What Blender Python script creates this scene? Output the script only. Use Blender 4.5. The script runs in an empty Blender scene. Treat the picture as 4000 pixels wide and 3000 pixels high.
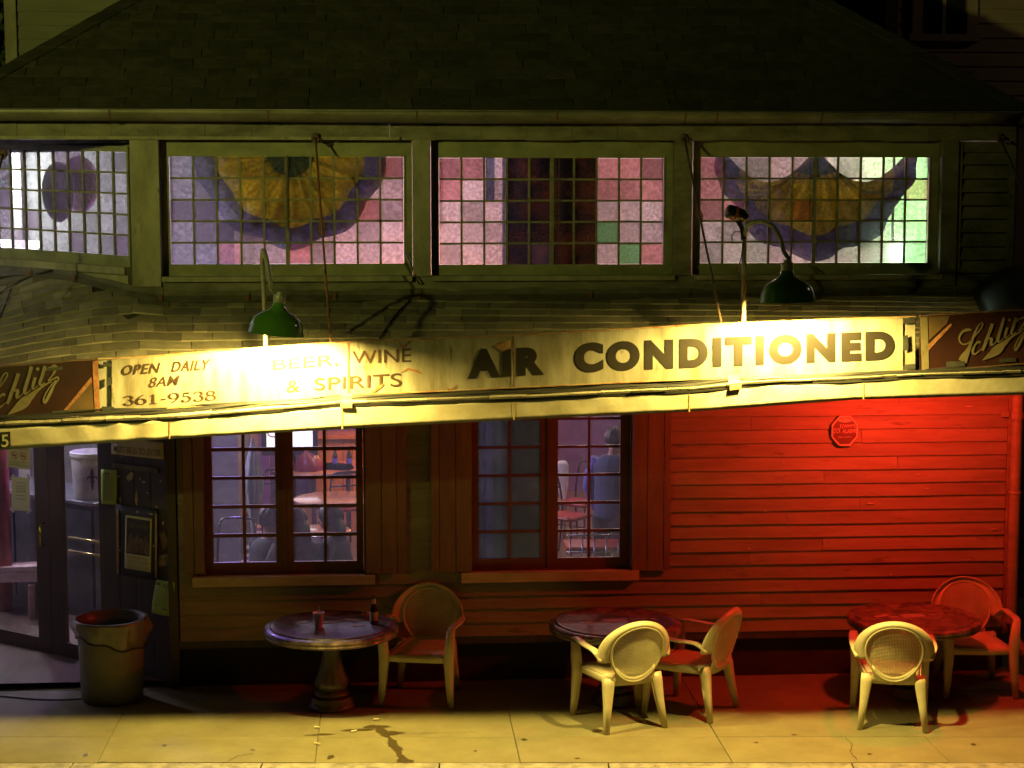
import bpy, math, random
from mathutils import Vector, Matrix, Quaternion
random.seed(7)
sc = bpy.context.scene
R = math.radians

# ------------------------------------------------------------------ camera
FPX, YAW, PITCH, CAMH, D0 = 6840.0, R(4.1), R(6.25), 4.09, 14.37   # focal length in photo pixels
CAM = Vector((-D0 * math.sin(YAW), -D0 * math.cos(YAW), CAMH))
cam_data = bpy.data.cameras.new('camera')
cam_data.sensor_width = 36.0
cam_data.lens = 36.0 * FPX / 4000.0
cam_data.clip_end = 500.0
cam = bpy.data.objects.new('camera', cam_data)
sc.collection.objects.link(cam)
cam.location = CAM
cam.rotation_euler = (math.pi / 2 - PITCH, 0, -YAW)
sc.camera = cam

# ------------------------------------------------------------------ world: night sky
world = bpy.data.worlds.new('World')
sc.world = world
world.use_nodes = True
wn = world.node_tree
sky = wn.nodes.new('ShaderNodeTexSky')
sky.sky_type = 'NISHITA'
sky.sun_disc = False
sky.sun_elevation = R(-6.0)
sky.sun_rotation = R(200)
wn.links.new(sky.outputs[0], wn.nodes['Background'].inputs[0])
wn.nodes['Background'].inputs[1].default_value = 0.012

# ------------------------------------------------------------------ lamps outside the buildings that throw the main light
def lamp(name, loc, power, color, radius=0.08, kind='POINT', rot=None, spot=None, blend=.3):
    l = bpy.data.lights.new(name, kind)
    l.energy = power
    l.color = color
    l.shadow_soft_size = radius
    if kind == 'SPOT':
        l.spot_size = R(spot); l.spot_blend = blend
    o = bpy.data.objects.new(name, l)
    sc.collection.objects.link(o)
    o.location = loc
    if rot: o.rotation_euler = rot
    return o
YELLOW = (1.0, .72, .15)
SODIUM = (1.0, 1.0, .20)
STREET_LAMP = lamp('street_lamp_light', (-9.5, -12.5, 6.4), 3300, SODIUM, .15, 'SPOT', None, 60, 1.0)
STREET_LAMP.rotation_euler = (Vector((-3.4, 0, 8.0)) - STREET_LAMP.location).to_track_quat('-Z', 'Y').to_euler()
RED_LAMP = lamp('red_porch_light', (3.15, -1.1, 2.60), 165, (1.0, .035, .012), .05)
lamp('far_fill_light', (12.0, 3.2, 9.0), 80, (1.0, .8, .45), .15)  # unseen lamp added to lift the neighbour house at the right
# lit rooms inside the bar
ROOM = [
    lamp('room_light_cool', (-5.2, 4.2, 4.2), 620, (.78, .82, 1.0), .25),
    lamp('entry_fill_light', (-4.9, 2.3, 3.5), 210, (.96, .86, 1.0), .15),  # unseen lamp added to brighten the bucket behind the door
    lamp('room_light_violet', (-2.2, 5.0, 4.25), 260, (.82, .72, 1.0), .25),
    lamp('low_violet_fill_light', (-2.9, 3.4, 2.7), 200, (.46, .24, 1.0), .12),  # unseen lamp added to turn the lower room violet
    lamp('room_light_pink', (1.2, 6.2, 4.2), 250, (1.0, .66, .56), .25),
    lamp('room_light_rose', (2.6, 3.8, 4.2), 120, (1.0, .72, .55), .25),
    lamp('room_light_amber', (-.6, 7.4, 1.9), 300, (1.0, .28, .04), .1),
    lamp('room_light_green', (2.5, 2.0, 4.3), 900, (.22, 1.0, .16), .06, 'SPOT', (Vector((3.9, 3.3, 3.6)) - Vector((2.5, 2.0, 4.3))).to_track_quat('-Z', 'Y').to_euler(), 95, .6),
]

# ------------------------------------------------------------------ render settings
sc.view_settings.view_transform = 'Standard'
sc.view_settings.look = 'None'
sc.view_settings.exposure = 0.0
sc.view_settings.gamma = 1.0
sc.view_settings.use_curve_mapping = False
sc.render.engine = 'CYCLES'
sc.cycles.use_denoising = True
sc.cycles.max_bounces = 7
sc.cycles.diffuse_bounces = 4
sc.cycles.glossy_bounces = 3
sc.cycles.transmission_bounces = 4
sc.cycles.transparent_max_bounces = 12
sc.cycles.sample_clamp_indirect = 4.0
sc.cycles.caustics_reflective = False
sc.cycles.caustics_refractive = False

# ------------------------------------------------------------------ where a line of sight meets a real plane
FWD = Vector((math.sin(YAW) * math.cos(PITCH), math.cos(YAW) * math.cos(PITCH), -math.sin(PITCH)))
RGT = Vector((math.cos(YAW), -math.sin(YAW), 0))
UPV = RGT.cross(FWD)
FH = Vector((math.sin(YAW), math.cos(YAW), 0))
def ray(px, py): return FWD * FPX + RGT * (px - 2000.0) + UPV * (1500.0 - py)
def on_plane(px, py, p0, n):
    r = ray(px, py)
    return CAM + r * ((Vector(p0) - CAM).dot(n) / r.dot(n))
def onY(px, py, y=0.0): return on_plane(px, py, (0, y, 0), Vector((0, 1, 0)))
def onZ(px, py, z=0.0): return on_plane(px, py, (0, 0, z), Vector((0, 0, 1)))
def onD(px, py, d): return on_plane(px, py, CAM + FH * d, FH)
def lerp(a, b, t): return a + (b - a) * t
def interp(tab, x):
    if x <= tab[0][0]:
        (x0, y0), (x1, y1) = tab[0], tab[1]
    elif x >= tab[-1][0]:
        (x0, y0), (x1, y1) = tab[-2], tab[-1]
    else:
        for i in range(len(tab) - 1):
            if tab[i][0] <= x <= tab[i + 1][0]:
                (x0, y0), (x1, y1) = tab[i], tab[i + 1]; break
    return y0 + (y1 - y0) * (x - x0) / (x1 - x0)

# ------------------------------------------------------------------ mesh helpers
class MB:
    """collects geometry; T maps local points to the parent's space"""
    def __init__(self, T=None):
        self.v, self.f, self.T = [], [], T
    def add(self, vs, fs):
        b = len(self.v)
        self.v += [tuple(self.T(Vector(p))) if self.T else tuple(p) for p in vs]
        self.f += [tuple(i + b for i in q) for q in fs]
    def hexa(self, c):
        self.add(c, [(0, 3, 2, 1), (4, 5, 6, 7), (0, 1, 5, 4), (1, 2, 6, 5), (2, 3, 7, 6), (3, 0, 4, 7)])
    def box(self, x0, x1, y0, y1, z0, z1):
        self.hexa([(x0, y0, z0), (x1, y0, z0), (x1, y1, z0), (x0, y1, z0), (x0, y0, z1), (x1, y0, z1), (x1, y1, z1), (x0, y1, z1)])
    def quad(self, a, b, c, d): self.add([a, b, c, d], [(0, 1, 2, 3)])
    def grid(self, fn, nu, nv, closed_u=False):
        vs = [fn(i / nu, j / nv) for j in range(nv + 1) for i in range(nu if closed_u else nu + 1)]
        w = nu if closed_u else nu + 1
        fs = []
        for j in range(nv):
            for i in range(nu):
                i2 = (i + 1) % w if closed_u else i + 1
                fs.append((j * w + i, j * w + i2, (j + 1) * w + i2, (j + 1) * w + i))
        self.add(vs, fs)
    def lathe(self, prof, n=32, c=(0, 0, 0), fn=None):
        c = Vector(c)
        vs, fs = [], []
        for (r, z) in prof:
            for i in range(n):
                a = 2 * math.pi * i / n
                rr = r * (fn(a, z) if fn else 1)
                vs.append(c + Vector((rr * math.cos(a), rr * math.sin(a), z)))
        for j in range(len(prof) - 1):
            for i in range(n):
                fs.append((j * n + i, j * n + (i + 1) % n, (j + 1) * n + (i + 1) % n, (j + 1) * n + i))
        self.add(vs, fs)
    def sweep(self, pts, sizes, n=8, up=(0, 0, 1), cap=True, sq=1.0, side=None):
        """tube along pts; sizes: (half width, half height) or radius per point; sq<1 gives squarer sections"""
        pts = [Vector(p) for p in pts]
        if not isinstance(sizes, list): sizes = [sizes] * len(pts)
        sizes = sizes + [sizes[-1]] * max(0, len(pts) - len(sizes))
        up = Vector(up)
        vs, fs = [], []
        for i, p in enumerate(pts):
            t = (pts[min(i + 1, len(pts) - 1)] - pts[max(i - 1, 0)]).normalized()
            if side is not None:
                s = Vector(side)
                s = (s - t * s.dot(t)).normalized()
            else:
                u0 = up if abs(t.dot(up)) < .95 else Vector((0, 1, 0.01))
                s = t.cross(u0).normalized()
            u = s.cross(t).normalized()
            w, h = sizes[i] if isinstance(sizes[i], (list, tuple)) else (sizes[i], sizes[i])
            for k in range(n):
                a = 2 * math.pi * (k + .5) / n
                ca, sa = math.cos(a), math.sin(a)
                ca = math.copysign(abs(ca) ** sq, ca); sa = math.copysign(abs(sa) ** sq, sa)
                vs.append(p + s * (w * ca) + u * (h * sa))
        for j in range(len(pts) - 1):
            for k in range(n):
                fs.append((j * n + k, j * n + (k + 1) % n, (j + 1) * n + (k + 1) % n, (j + 1) * n + k))
        if cap:
            fs.append(tuple(range(n - 1, -1, -1)))
            fs.append(tuple((len(pts) - 1) * n + k for k in range(n)))
        self.add(vs, fs)
    def mesh(self, name, mat=None, smooth=False):
        m = bpy.data.meshes.new(name)
        m.from_pydata(self.v, [], self.f)
        if mat: m.materials.append(mat)
        if smooth:
            m.polygons.foreach_set('use_smooth', [True] * len(m.polygons))
        m.update()
        return m
    def build(self, name, mat, parent=None, smooth=False, bevel=0, solid=0, auto=None):
        return link(name, self.mesh(name, mat, smooth), parent, bevel, solid, auto)
def link(name, data, parent=None, bevel=0, solid=0, auto=None):
    o = bpy.data.objects.new(name, data)
    sc.collection.objects.link(o)
    if parent: o.parent = parent
    if solid:
        s = o.modifiers.new('solid', 'SOLIDIFY'); s.thickness = solid; s.offset = 0
    if bevel:
        b = o.modifiers.new('bevel', 'BEVEL'); b.width = bevel; b.segments = 2; b.limit_method = 'ANGLE'
    if auto:
        e = o.modifiers.new('split', 'EDGE_SPLIT'); e.split_angle = R(auto)
    return o
def tag(o, label, cat, group=None):
    o['label'] = label; o['category'] = cat
    if group: o['group'] = group
    return o
def thing(name, label, cat, loc=(0, 0, 0), rz=0.0, group=None):
    o = bpy.data.objects.new(name, None)
    o.empty_display_size = .1
    sc.collection.objects.link(o)
    o.location = loc; o.rotation_euler = (0, 0, rz)
    return tag(o, label, cat, group)
def structure(o):
    o['kind'] = 'structure'; return o
def stuff(o):
    o['kind'] = 'stuff'; return o
def copy_tree(o, parent=None):
    c = o.copy(); sc.collection.objects.link(c); c.parent = parent
    for ch in list(o.children): copy_tree(ch, c)
    return c
def arc(c, r0, a0, a1, n, ax=(1, 0, 0), ay=(0, 0, 1), r1=None):
    c, ax, ay = Vector(c), Vector(ax), Vector(ay)
    r1 = r0 if r1 is None else r1
    return [c + ax * (r0 * math.cos(R(lerp(a0, a1, i / n)))) + ay * (r1 * math.sin(R(lerp(a0, a1, i / n)))) for i in range(n + 1)]

# ------------------------------------------------------------------ materials
def _n(nt, t, **kw):
    n = nt.nodes.new(t)
    for k, v in kw.items(): setattr(n, k, v)
    return n
def _set(bs, key, v):
    if key in bs.inputs: bs.inputs[key].default_value = v
def c4(c): return (c[0], c[1], c[2], 1.0)
def mat(name, col, rough=.6, col2=None, var=.3, scale=6.0, stretch=(1, 1, 1), bump=0.0, bscale=60.0, metal=0.0, spec=.5, rnd=0.0,
        lo=.35, hi=.68, spots=None, spot_scale=9.0, spot_lo=.6, coat=0.0, emit=None, detail=6.0):
    m = bpy.data.materials.new(name); m.use_nodes = True
    nt = m.node_tree; bs = nt.nodes['Principled BSDF']; L = nt.links.new
    tc = _n(nt, 'ShaderNodeTexCoord'); mp = _n(nt, 'ShaderNodeMapping')
    mp.inputs['Scale'].default_value = stretch
    L(tc.outputs['Object'], mp.inputs[0])
    vec = mp.outputs[0]
    if rnd:
        oi = _n(nt, 'ShaderNodeObjectInfo')
        ad = _n(nt, 'ShaderNodeVectorMath', operation='ADD'); ml = _n(nt, 'ShaderNodeMath', operation='MULTIPLY')
        ml.inputs[1].default_value = 37.0
        L(oi.outputs['Random'], ml.inputs[0]); L(vec, ad.inputs[0]); L(ml.outputs[0], ad.inputs[1]); vec = ad.outputs[0]
    nz = _n(nt, 'ShaderNodeTexNoise'); nz.inputs['Scale'].default_value = scale; nz.inputs['Detail'].default_value = detail
    nz.inputs['Roughness'].default_value = .65
    L(vec, nz.inputs['Vector'])
    cr = _n(nt, 'ShaderNodeValToRGB')
    cr.color_ramp.elements[0].position = lo; cr.color_ramp.elements[1].position = hi
    cr.color_ramp.elements[0].color = c4(col2 if col2 else tuple(x * (1 - var) for x in col))
    cr.color_ramp.elements[1].color = c4(col)
    L(nz.outputs[0], cr.inputs[0]); out = cr.outputs[0]
    if spots:
        n2 = _n(nt, 'ShaderNodeTexNoise'); n2.inputs['Scale'].default_value = spot_scale; n2.inputs['Detail'].default_value = 8
        n2.inputs['Roughness'].default_value = .7
        L(vec, n2.inputs['Vector'])
        r2 = _n(nt, 'ShaderNodeValToRGB'); r2.color_ramp.elements[0].position = spot_lo; r2.color_ramp.elements[1].position = spot_lo + .07
        L(n2.outputs[0], r2.inputs[0])
        mx = _n(nt, 'ShaderNodeMix', data_type='RGBA'); mx.inputs[7].default_value = c4(spots)
        L(r2.outputs[0], mx.inputs[0]); L(out, mx.inputs[6]); out = mx.outputs[2]
    if rnd:
        hs = _n(nt, 'ShaderNodeHueSaturation'); mr = _n(nt, 'ShaderNodeMapRange')
        mr.inputs[3].default_value = 1 - rnd; mr.inputs[4].default_value = 1 + rnd
        L(oi.outputs['Random'], mr.inputs[0]); L(mr.outputs[0], hs.inputs['Value']); L(out, hs.inputs['Color']); out = hs.outputs[0]
    L(out, bs.inputs['Base Color'])
    _set(bs, 'Roughness', rough); _set(bs, 'Metallic', metal); _set(bs, 'Specular IOR Level', spec); _set(bs, 'Coat Weight', coat)
    if emit:
        _set(bs, 'Emission Color', c4(emit[0])); _set(bs, 'Emission Strength', emit[1])
    if bump:
        n3 = _n(nt, 'ShaderNodeTexNoise'); n3.inputs['Scale'].default_value = bscale; n3.inputs['Detail'].default_value = 4
        L(vec, n3.inputs['Vector'])
        bp = _n(nt, 'ShaderNodeBump'); bp.inputs['Strength'].default_value = bump; bp.inputs['Distance'].default_value = .01
        L(n3.outputs[0], bp.inputs['Height']); L(bp.outputs[0], bs.inputs['Normal'])
    return m
def glass_mat(name, tint, frost=.5, trans=(.9, .9, .9), gloss=.06, rough=.25, bscale=120., rnd=.12, low=.55):
    """window glass: sees through, scatters a share of the light behind it and mirrors a little"""
    m = bpy.data.materials.new(name); m.use_nodes = True
    nt = m.node_tree; nt.nodes.remove(nt.nodes['Principled BSDF']); L = nt.links.new
    out = nt.nodes['Material Output']
    tc = _n(nt, 'ShaderNodeTexCoord'); oi = _n(nt, 'ShaderNodeObjectInfo')
    ml = _n(nt, 'ShaderNodeMath', operation='MULTIPLY'); ml.inputs[1].default_value = 51.0
    ad = _n(nt, 'ShaderNodeVectorMath', operation='ADD')
    L(oi.outputs['Random'], ml.inputs[0]); L(tc.outputs['Object'], ad.inputs[0]); L(ml.outputs[0], ad.inputs[1])
    nz = _n(nt, 'ShaderNodeTexNoise'); nz.inputs['Scale'].default_value = bscale; nz.inputs['Detail'].default_value = 5
    L(ad.outputs[0], nz.inputs['Vector'])
    mr = _n(nt, 'ShaderNodeMapRange'); mr.inputs[3].default_value = 1 - rnd * 2; mr.inputs[4].default_value = 1.0
    L(oi.outputs['Random'], mr.inputs[0])
    m2 = _n(nt, 'ShaderNodeMapRange'); m2.inputs[1].default_value = .3; m2.inputs[2].default_value = .7; m2.inputs[3].default_value = low; m2.inputs[4].default_value = 1.0
    L(nz.outputs[0], m2.inputs[0])
    mm = _n(nt, 'ShaderNodeMath', operation='MULTIPLY'); L(mr.outputs[0], mm.inputs[0]); L(m2.outputs[0], mm.inputs[1])
    ct = _n(nt, 'ShaderNodeVectorMath', operation='SCALE'); ct.inputs[0].default_value = tint; L(mm.outputs[0], ct.inputs['Scale'])
    cp = _n(nt, 'ShaderNodeVectorMath', operation='SCALE'); cp.inputs[0].default_value = trans; L(mm.outputs[0], cp.inputs['Scale'])
    tl = _n(nt, 'ShaderNodeBsdfTranslucent'); L(ct.outputs[0], tl.inputs[0])
    tp = _n(nt, 'ShaderNodeBsdfTransparent'); L(cp.outputs[0], tp.inputs[0])
    mx = _n(nt, 'ShaderNodeMixShader'); mx.inputs[0].default_value = frost
    L(tp.outputs[0], mx.inputs[1]); L(tl.outputs[0], mx.inputs[2])
    gl = _n(nt, 'ShaderNodeBsdfGlossy'); gl.inputs['Roughness'].default_value = rough
    bp = _n(nt, 'ShaderNodeBump'); bp.inputs['Strength'].default_value = .25; bp.inputs['Distance'].default_value = .003
    L(nz.outputs[0], bp.inputs['Height']); L(bp.outputs[0], gl.inputs['Normal'])
    m3 = _n(nt, 'ShaderNodeMixShader'); m3.inputs[0].default_value = gloss
    L(mx.outputs[0], m3.inputs[1]); L(gl.outputs[0], m3.inputs[2]); L(m3.outputs[0], out.inputs[0])
    return m
def emis(name, col, s):
    m = bpy.data.materials.new(name); m.use_nodes = True
    bs = m.node_tree.nodes['Principled BSDF']
    _set(bs, 'Base Color', c4(col)); _set(bs, 'Emission Color', c4(col)); _set(bs, 'Emission Strength', s)
    return m

Mt = {}
Mt['concrete'] = mat('concrete_paving', (.21, .195, .11), .8, col2=(.138, .124, .066), scale=2.2, bump=.4, bscale=90, rnd=.06, lo=.3, hi=.72, spots=(.12, .105, .06), spot_scale=26, spot_lo=.66)
Mt['kerb'] = mat('kerb_concrete', (.36, .34, .31), .85, var=.55, scale=9, bump=.5, bscale=40)
Mt['asphalt'] = mat('asphalt', (.055, .053, .05), .85, var=.4, scale=40, bump=.4, bscale=160)
Mt['joint'] = mat('joint_dirt', (.16, .145, .12), .95, var=.4, scale=14)
Mt['siding'] = mat('painted_siding', (.275, .215, .155), .6, col2=(.185, .14, .098), scale=3.0, stretch=(.5, 1, 3.5), bump=.15, bscale=50, rnd=.10, spots=(.13, .095, .07), spot_scale=5, spot_lo=.60)
Mt['backing'] = mat('wall_backing', (.10, .08, .06), .8)
Mt['foundation'] = mat('foundation_paint', (.035, .03, .028), .85, var=.4, scale=5, bump=.3)
Mt['sill'] = mat('sill_paint', (.50, .42, .28), .6, var=.3, scale=7, stretch=(.6, 1, 2), bump=.2)
Mt['shutter'] = mat('shutter_paint', (.20, .115, .075), .55, var=.35, scale=5, stretch=(3, 1, .5), bump=.2, rnd=.08)
Mt['sash'] = mat('sash_paint', (.14, .045, .03), .5, var=.35, scale=9, bump=.15)
Mt['dark_wood'] = mat('dark_wood', (.07, .05, .038), .55, var=.4, scale=6, stretch=(3, 3, .5), bump=.2, rnd=.08)
Mt['door_wood'] = mat('door_wood', (.085, .045, .03), .45, var=.35, scale=6, stretch=(4, 4, .6), bump=.15)
Mt['trim'] = mat('old_trim_paint', (.30, .285, .22), .7, col2=(.15, .145, .10), scale=4, stretch=(1.2, 1, .5), bump=.25, bscale=30, spots=(.09, .085, .06), spot_scale=6, spot_lo=.62, rnd=.05)
Mt['trim_dark'] = mat('weathered_trim', (.20, .19, .14), .75, col2=(.08, .076, .055), scale=5, stretch=(.7, 1, 1.6), bump=.3, bscale=30, spots=(.32, .30, .21), spot_scale=11, spot_lo=.69)
Mt['muntin'] = mat('muntin_paint', (.24, .23, .15), .65, var=.5, scale=20, bump=.3)
Mt['sash_green'] = mat('clerestory_sash_paint', (.25, .255, .15), .65, col2=(.14, .145, .08), scale=6, stretch=(.7, 1, 1), bump=.2)
Mt['shingle'] = mat('asphalt_shingle', (.26, .24, .18), .9, col2=(.17, .155, .115), scale=7, bump=.5, bscale=220, rnd=.34, spec=.2)
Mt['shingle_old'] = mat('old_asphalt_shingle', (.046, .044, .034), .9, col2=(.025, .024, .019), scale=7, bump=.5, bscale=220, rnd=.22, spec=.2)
Mt['deck'] = mat('roof_felt', (.03, .03, .026), .95)
Mt['flashing'] = mat('tar_flashing', (.13, .12, .095), .7, col2=(.065, .06, .05), scale=6, bump=.4, bscale=40, spots=(.2, .17, .12), spot_scale=10, spot_lo=.66)
Mt['gutter'] = mat('galvanised_gutter', (.24, .23, .19), .5, col2=(.13, .125, .09), scale=7, stretch=(.4, 1, 1), metal=.4, bump=.2, bscale=150)
Mt['fascia'] = mat('fascia_paint', (.44, .42, .34), .45, col2=(.32, .285, .19), scale=4, stretch=(1, 1, 1.3), bump=.12, bscale=26, spots=(.33, .24, .12), spot_scale=13, spot_lo=.645)
Mt['soffit'] = mat('soffit_boards', (.45, .42, .35), .7)
Mt['sign'] = mat('cream_sign_enamel', (.31, .295, .25), .35, col2=(.15, .13, .085), scale=3.2, stretch=(2.2, 1, .45), spots=(.12, .09, .045), spot_scale=6.5, spot_lo=.61, lo=.34, hi=.62, coat=.2)
Mt['sign_red'] = mat('maroon_sign_enamel', (.034, .011, .009), .4, var=.45, scale=4, coat=.2, spots=(.05, .03, .02), spot_scale=9, spot_lo=.68)
Mt['sign_tan'] = mat('tan_sign_enamel', (.12, .075, .035), .45, var=.45, scale=6, coat=.15)
Mt['sign_gold'] = mat('faded_gold_lettering', (.17, .145, .085), .45, var=.35, scale=10)
Mt['sign_edge'] = mat('rusty_sign_edge', (.42, .33, .18), .5, col2=(.22, .09, .035), scale=9, bump=.2)
Mt['letter_black'] = mat('black_lettering', (.014, .010, .007), .5, var=.3, scale=6)
Mt['letter_brown'] = mat('dark_brown_lettering', (.055, .028, .016), .5, var=.35, scale=14)
Mt['letter_faded'] = mat('faded_brown_lettering', (.21, .13, .045), .6, col2=(.34, .24, .10), scale=16)
Mt['tape'] = mat('black_tape', (.045, .045, .04), .5, var=.4, scale=12)
Mt['rust'] = mat('rust', (.30, .13, .05), .8, col2=(.16, .065, .028), scale=18, bump=.3)
Mt['rust_dark'] = mat('dark_rusty_iron', (.16, .085, .045), .7, col2=(.07, .045, .03), scale=24, bump=.3)
Mt['black'] = mat('black_rubber', (.018, .018, .018), .5)
Mt['black_gloss'] = mat('black_gloss_metal', (.02, .02, .022), .2, coat=.4)
Mt['green_enamel'] = mat('green_enamel', (.12, .31, .045), .2, col2=(.085, .23, .03), scale=3, coat=.5)
Mt['white_enamel'] = mat('white_enamel', (.80, .80, .76), .35)
Mt['grey_pipe'] = mat('grey_painted_pipe', (.36, .37, .29), .4, var=.25, scale=10)
Mt['collar'] = mat('galvanised_collar', (.48, .50, .40), .45, var=.25, scale=20, metal=.2)
def cloth(name, col, col2, tr=.55):
    m = mat(name, col, .8, col2=col2, scale=5)
    nt = m.node_tree; L = nt.links.new; bs = nt.nodes['Principled BSDF']
    src = bs.inputs['Base Color'].links[0].from_socket
    t = _n(nt, 'ShaderNodeBsdfTranslucent'); L(src, t.inputs[0])
    mx = _n(nt, 'ShaderNodeMixShader'); mx.inputs[0].default_value = tr
    L(bs.outputs[0], mx.inputs[1]); L(t.outputs[0], mx.inputs[2]); L(mx.outputs[0], nt.nodes['Material Output'].inputs[0])
    return m
Mt['bulb'] = emis('lit_bulb', (1.0, .78, .32), 40.0)
Mt['resin'] = mat('white_resin', (.56, .52, .36), .4, col2=(.43, .39, .25), scale=6, spots=(.34, .28, .19), spot_scale=14, spot_lo=.66, rnd=.05)
Mt['table_stone'] = mat('painted_cast_stone', (.18, .13, .11), .42, col2=(.055, .042, .040), scale=9, bump=.5, bscale=45, spots=(.28, .20, .20), spot_scale=9, spot_lo=.58, lo=.42, hi=.58, coat=.08)
Mt['table_base'] = mat('dark_cast_stone', (.10, .085, .075), .4, var=.5, scale=9, bump=.4, bscale=40, coat=.2)
Mt['tile'] = mat('pale_inlay_tile', (.42, .34, .32), .3, var=.3, scale=14)
Mt['bin'] = mat('grey_bin_plastic', (.17, .17, .165), .5, var=.25, scale=5, spots=(.17, .16, .14), spot_scale=5, spot_lo=.66)
Mt['bag'] = mat('bin_bag_plastic', (.20, .195, .175), .3, var=.4, scale=6, bump=.35, bscale=14, coat=.2)
Mt['cup'] = mat('cloudy_plastic_cup', (.90, .87, .90), .35)
Mt['bottle'] = mat('brown_bottle_glass', (.05, .028, .012), .1, coat=.6)
Mt['paper_label'] = mat('bottle_label', (.62, .54, .33), .5, var=.3, scale=50)
Mt['orange_paper'] = mat('orange_paper', (.68, .28, .17), .7, bump=.3)
Mt['scrap'] = mat('pale_scrap', (.75, .70, .52), .7)
Mt['paper'] = mat('white_paper', (.74, .69, .62), .7, var=.08)
Mt['paper_green'] = mat('green_paper', (.42, .58, .10), .7, var=.12, scale=9)
Mt['paper_yellow'] = mat('yellowed_notice', (.62, .55, .30), .6, var=.2, scale=9)
Mt['print'] = mat('print_grey', (.20, .19, .12), .8)
Mt['print_red'] = mat('print_red', (.62, .10, .06), .7)
Mt['poster_dark'] = mat('dark_poster_print', (.05, .038, .028), .5, var=.5, scale=16)
Mt['poster_fig'] = mat('brown_poster_print', (.22, .13, .07), .5, col2=(.10, .06, .035), scale=22)
Mt['torn'] = mat('torn_paper', (.55, .47, .28), .8, var=.3, scale=20)
Mt['sticker'] = mat('colour_sticker', (.34, .20, .10), .6, col2=(.07, .06, .045), scale=30, lo=.45, hi=.55)
Mt['tape_clear'] = mat('whitish_tape', (.62, .60, .68), .4)
Mt['brass'] = mat('brass', (.62, .44, .16), .25, metal=.9)
Mt['steel'] = mat('chromed_tube', (.30, .30, .34), .25, metal=.8)
Mt['number_plate'] = mat('black_number_plate', (.02, .022, .018), .45)
Mt['number'] = mat('number_paint', (.50, .46, .28), .6)
Mt['alarm_red'] = mat('alarm_sign_dark', (.16, .07, .06), .4)
Mt['alarm_pale'] = mat('alarm_sign_pale', (.62, .50, .44), .4)
Mt['pane'] = glass_mat('clear_pane', (.5, .5, .55), .05, (.84, .84, .87), .06, .05, 12, .02, .9)
Mt['pane_milk'] = glass_mat('milky_pane', (.95, .97, .95), .9, (.9, .9, .9), .04, .3, 90, .02)
Mt['pane_fog'] = glass_mat('foggy_pane', (.42, .44, .50), .18, (.7, .71, .74), .08, .2, 8, .08, .85)
Mt['pane_frost'] = glass_mat('frosted_pane', (.92, .90, .92), .11, (.95, .93, .96), .05, .3, 38, .16, .68)
Mt['pane_door'] = glass_mat('door_glass', (.5, .5, .55), .008, (.92, .92, .94), .06, .05, 12, .02, .9)
Mt['pane_dark'] = glass_mat('cleaner_pane', (.5, .48, .5), .03, (.8, .78, .8), .05, .2, 60, .05)
Mt['pane_green_glint'] = glass_mat('green_glint_pane', (.50, .80, .55), .4, (.55, .85, .6), .10, .25, 60, .1)  # glints of green light put into the tint of single panes
Mt['pane_thin'] = glass_mat('thin_frosted_pane', (.92, .92, .95), .05, (.95, .95, .97), .05, .3, 38, .14, .68)
Mt['pane_pink'] = glass_mat('rosy_pane', (.88, .62, .64), .16, (.86, .64, .66), .05, .3, 38, .14, .68)
Mt['pane_smoke'] = glass_mat('smoky_pane', (.60, .56, .60), .16, (.62, .58, .63), .05, .3, 38, .14, .68)
# inside
Mt['floor_in'] = mat('bar_floor', (.16, .11, .085), .35, var=.4, scale=3, stretch=(3, .4, 1))
Mt['wall_lilac'] = mat('lilac_plaster', (.20, .085, .33), .8, var=.2, scale=2)
Mt['wall_pale'] = mat('pale_plaster', (.72, .66, .70), .8, var=.2, scale=1.3)
Mt['wall_violet_lit'] = mat('violet_light_paint', (.15, .085, .23), .6, var=.35, scale=2)  # violet room light put into the paint of the lower walls
Mt['ceil_in'] = mat('room_ceiling', (.55, .52, .52), .8)
Mt['orange_top'] = mat('orange_table_top', (.50, .20, .06), .25, var=.3, scale=8, coat=.4)
Mt['red_vinyl'] = mat('red_vinyl', (.42, .035, .035), .35)
Mt['bag_red'] = mat('crimson_leather', (.30, .03, .04), .3, var=.4, scale=9, bump=.5, bscale=15, coat=.3)
Mt['cloth_gold'] = cloth('gold_cloth', (.74, .64, .11), (.44, .37, .07), .78)
Mt['cloth_green'] = cloth('green_cloth', (.14, .26, .15), (.08, .17, .10), .8)
Mt['cloth_purple'] = cloth('purple_cloth', (.26, .18, .38), (.14, .10, .24), .7)
Mt['dark_box'] = cloth('dark_amber_cloth', (.34, .16, .045), (.055, .04, .025), .85)
Mt['skin'] = mat('skin', (.55, .27, .20), .5, var=.12)
Mt['hair_dark'] = mat('dark_hair', (.025, .02, .02), .45, bump=.5, bscale=60)
Mt['hair_brown'] = mat('brown_hair', (.10, .05, .03), .45, bump=.5, bscale=60)
Mt['cloth_black'] = mat('charcoal_cloth', (.045, .043, .045), .8, bump=.3, bscale=20)
Mt['cloth_navy'] = mat('navy_cloth', (.05, .07, .16), .8, bump=.3, bscale=20)
Mt['cloth_blue'] = mat('violet_blue_cloth', (.18, .16, .60), .7)
Mt['cloth_brown'] = mat('brown_cloth', (.12, .07, .05), .8, bump=.3, bscale=20)
Mt['grey_cloth'] = mat('grey_canvas', (.30, .34, .36), .7, var=.3, scale=12, stretch=(4, 4, .5))
Mt['blind'] = cloth('grey_roller_blind', (.44, .45, .37), (.28, .29, .24), .6)
Mt['bucket'] = mat('white_bucket_plastic', (.80, .78, .82), .3)
Mt['stainless'] = mat('dull_steel_counter', (.10, .11, .12), .3, metal=.5)
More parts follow.
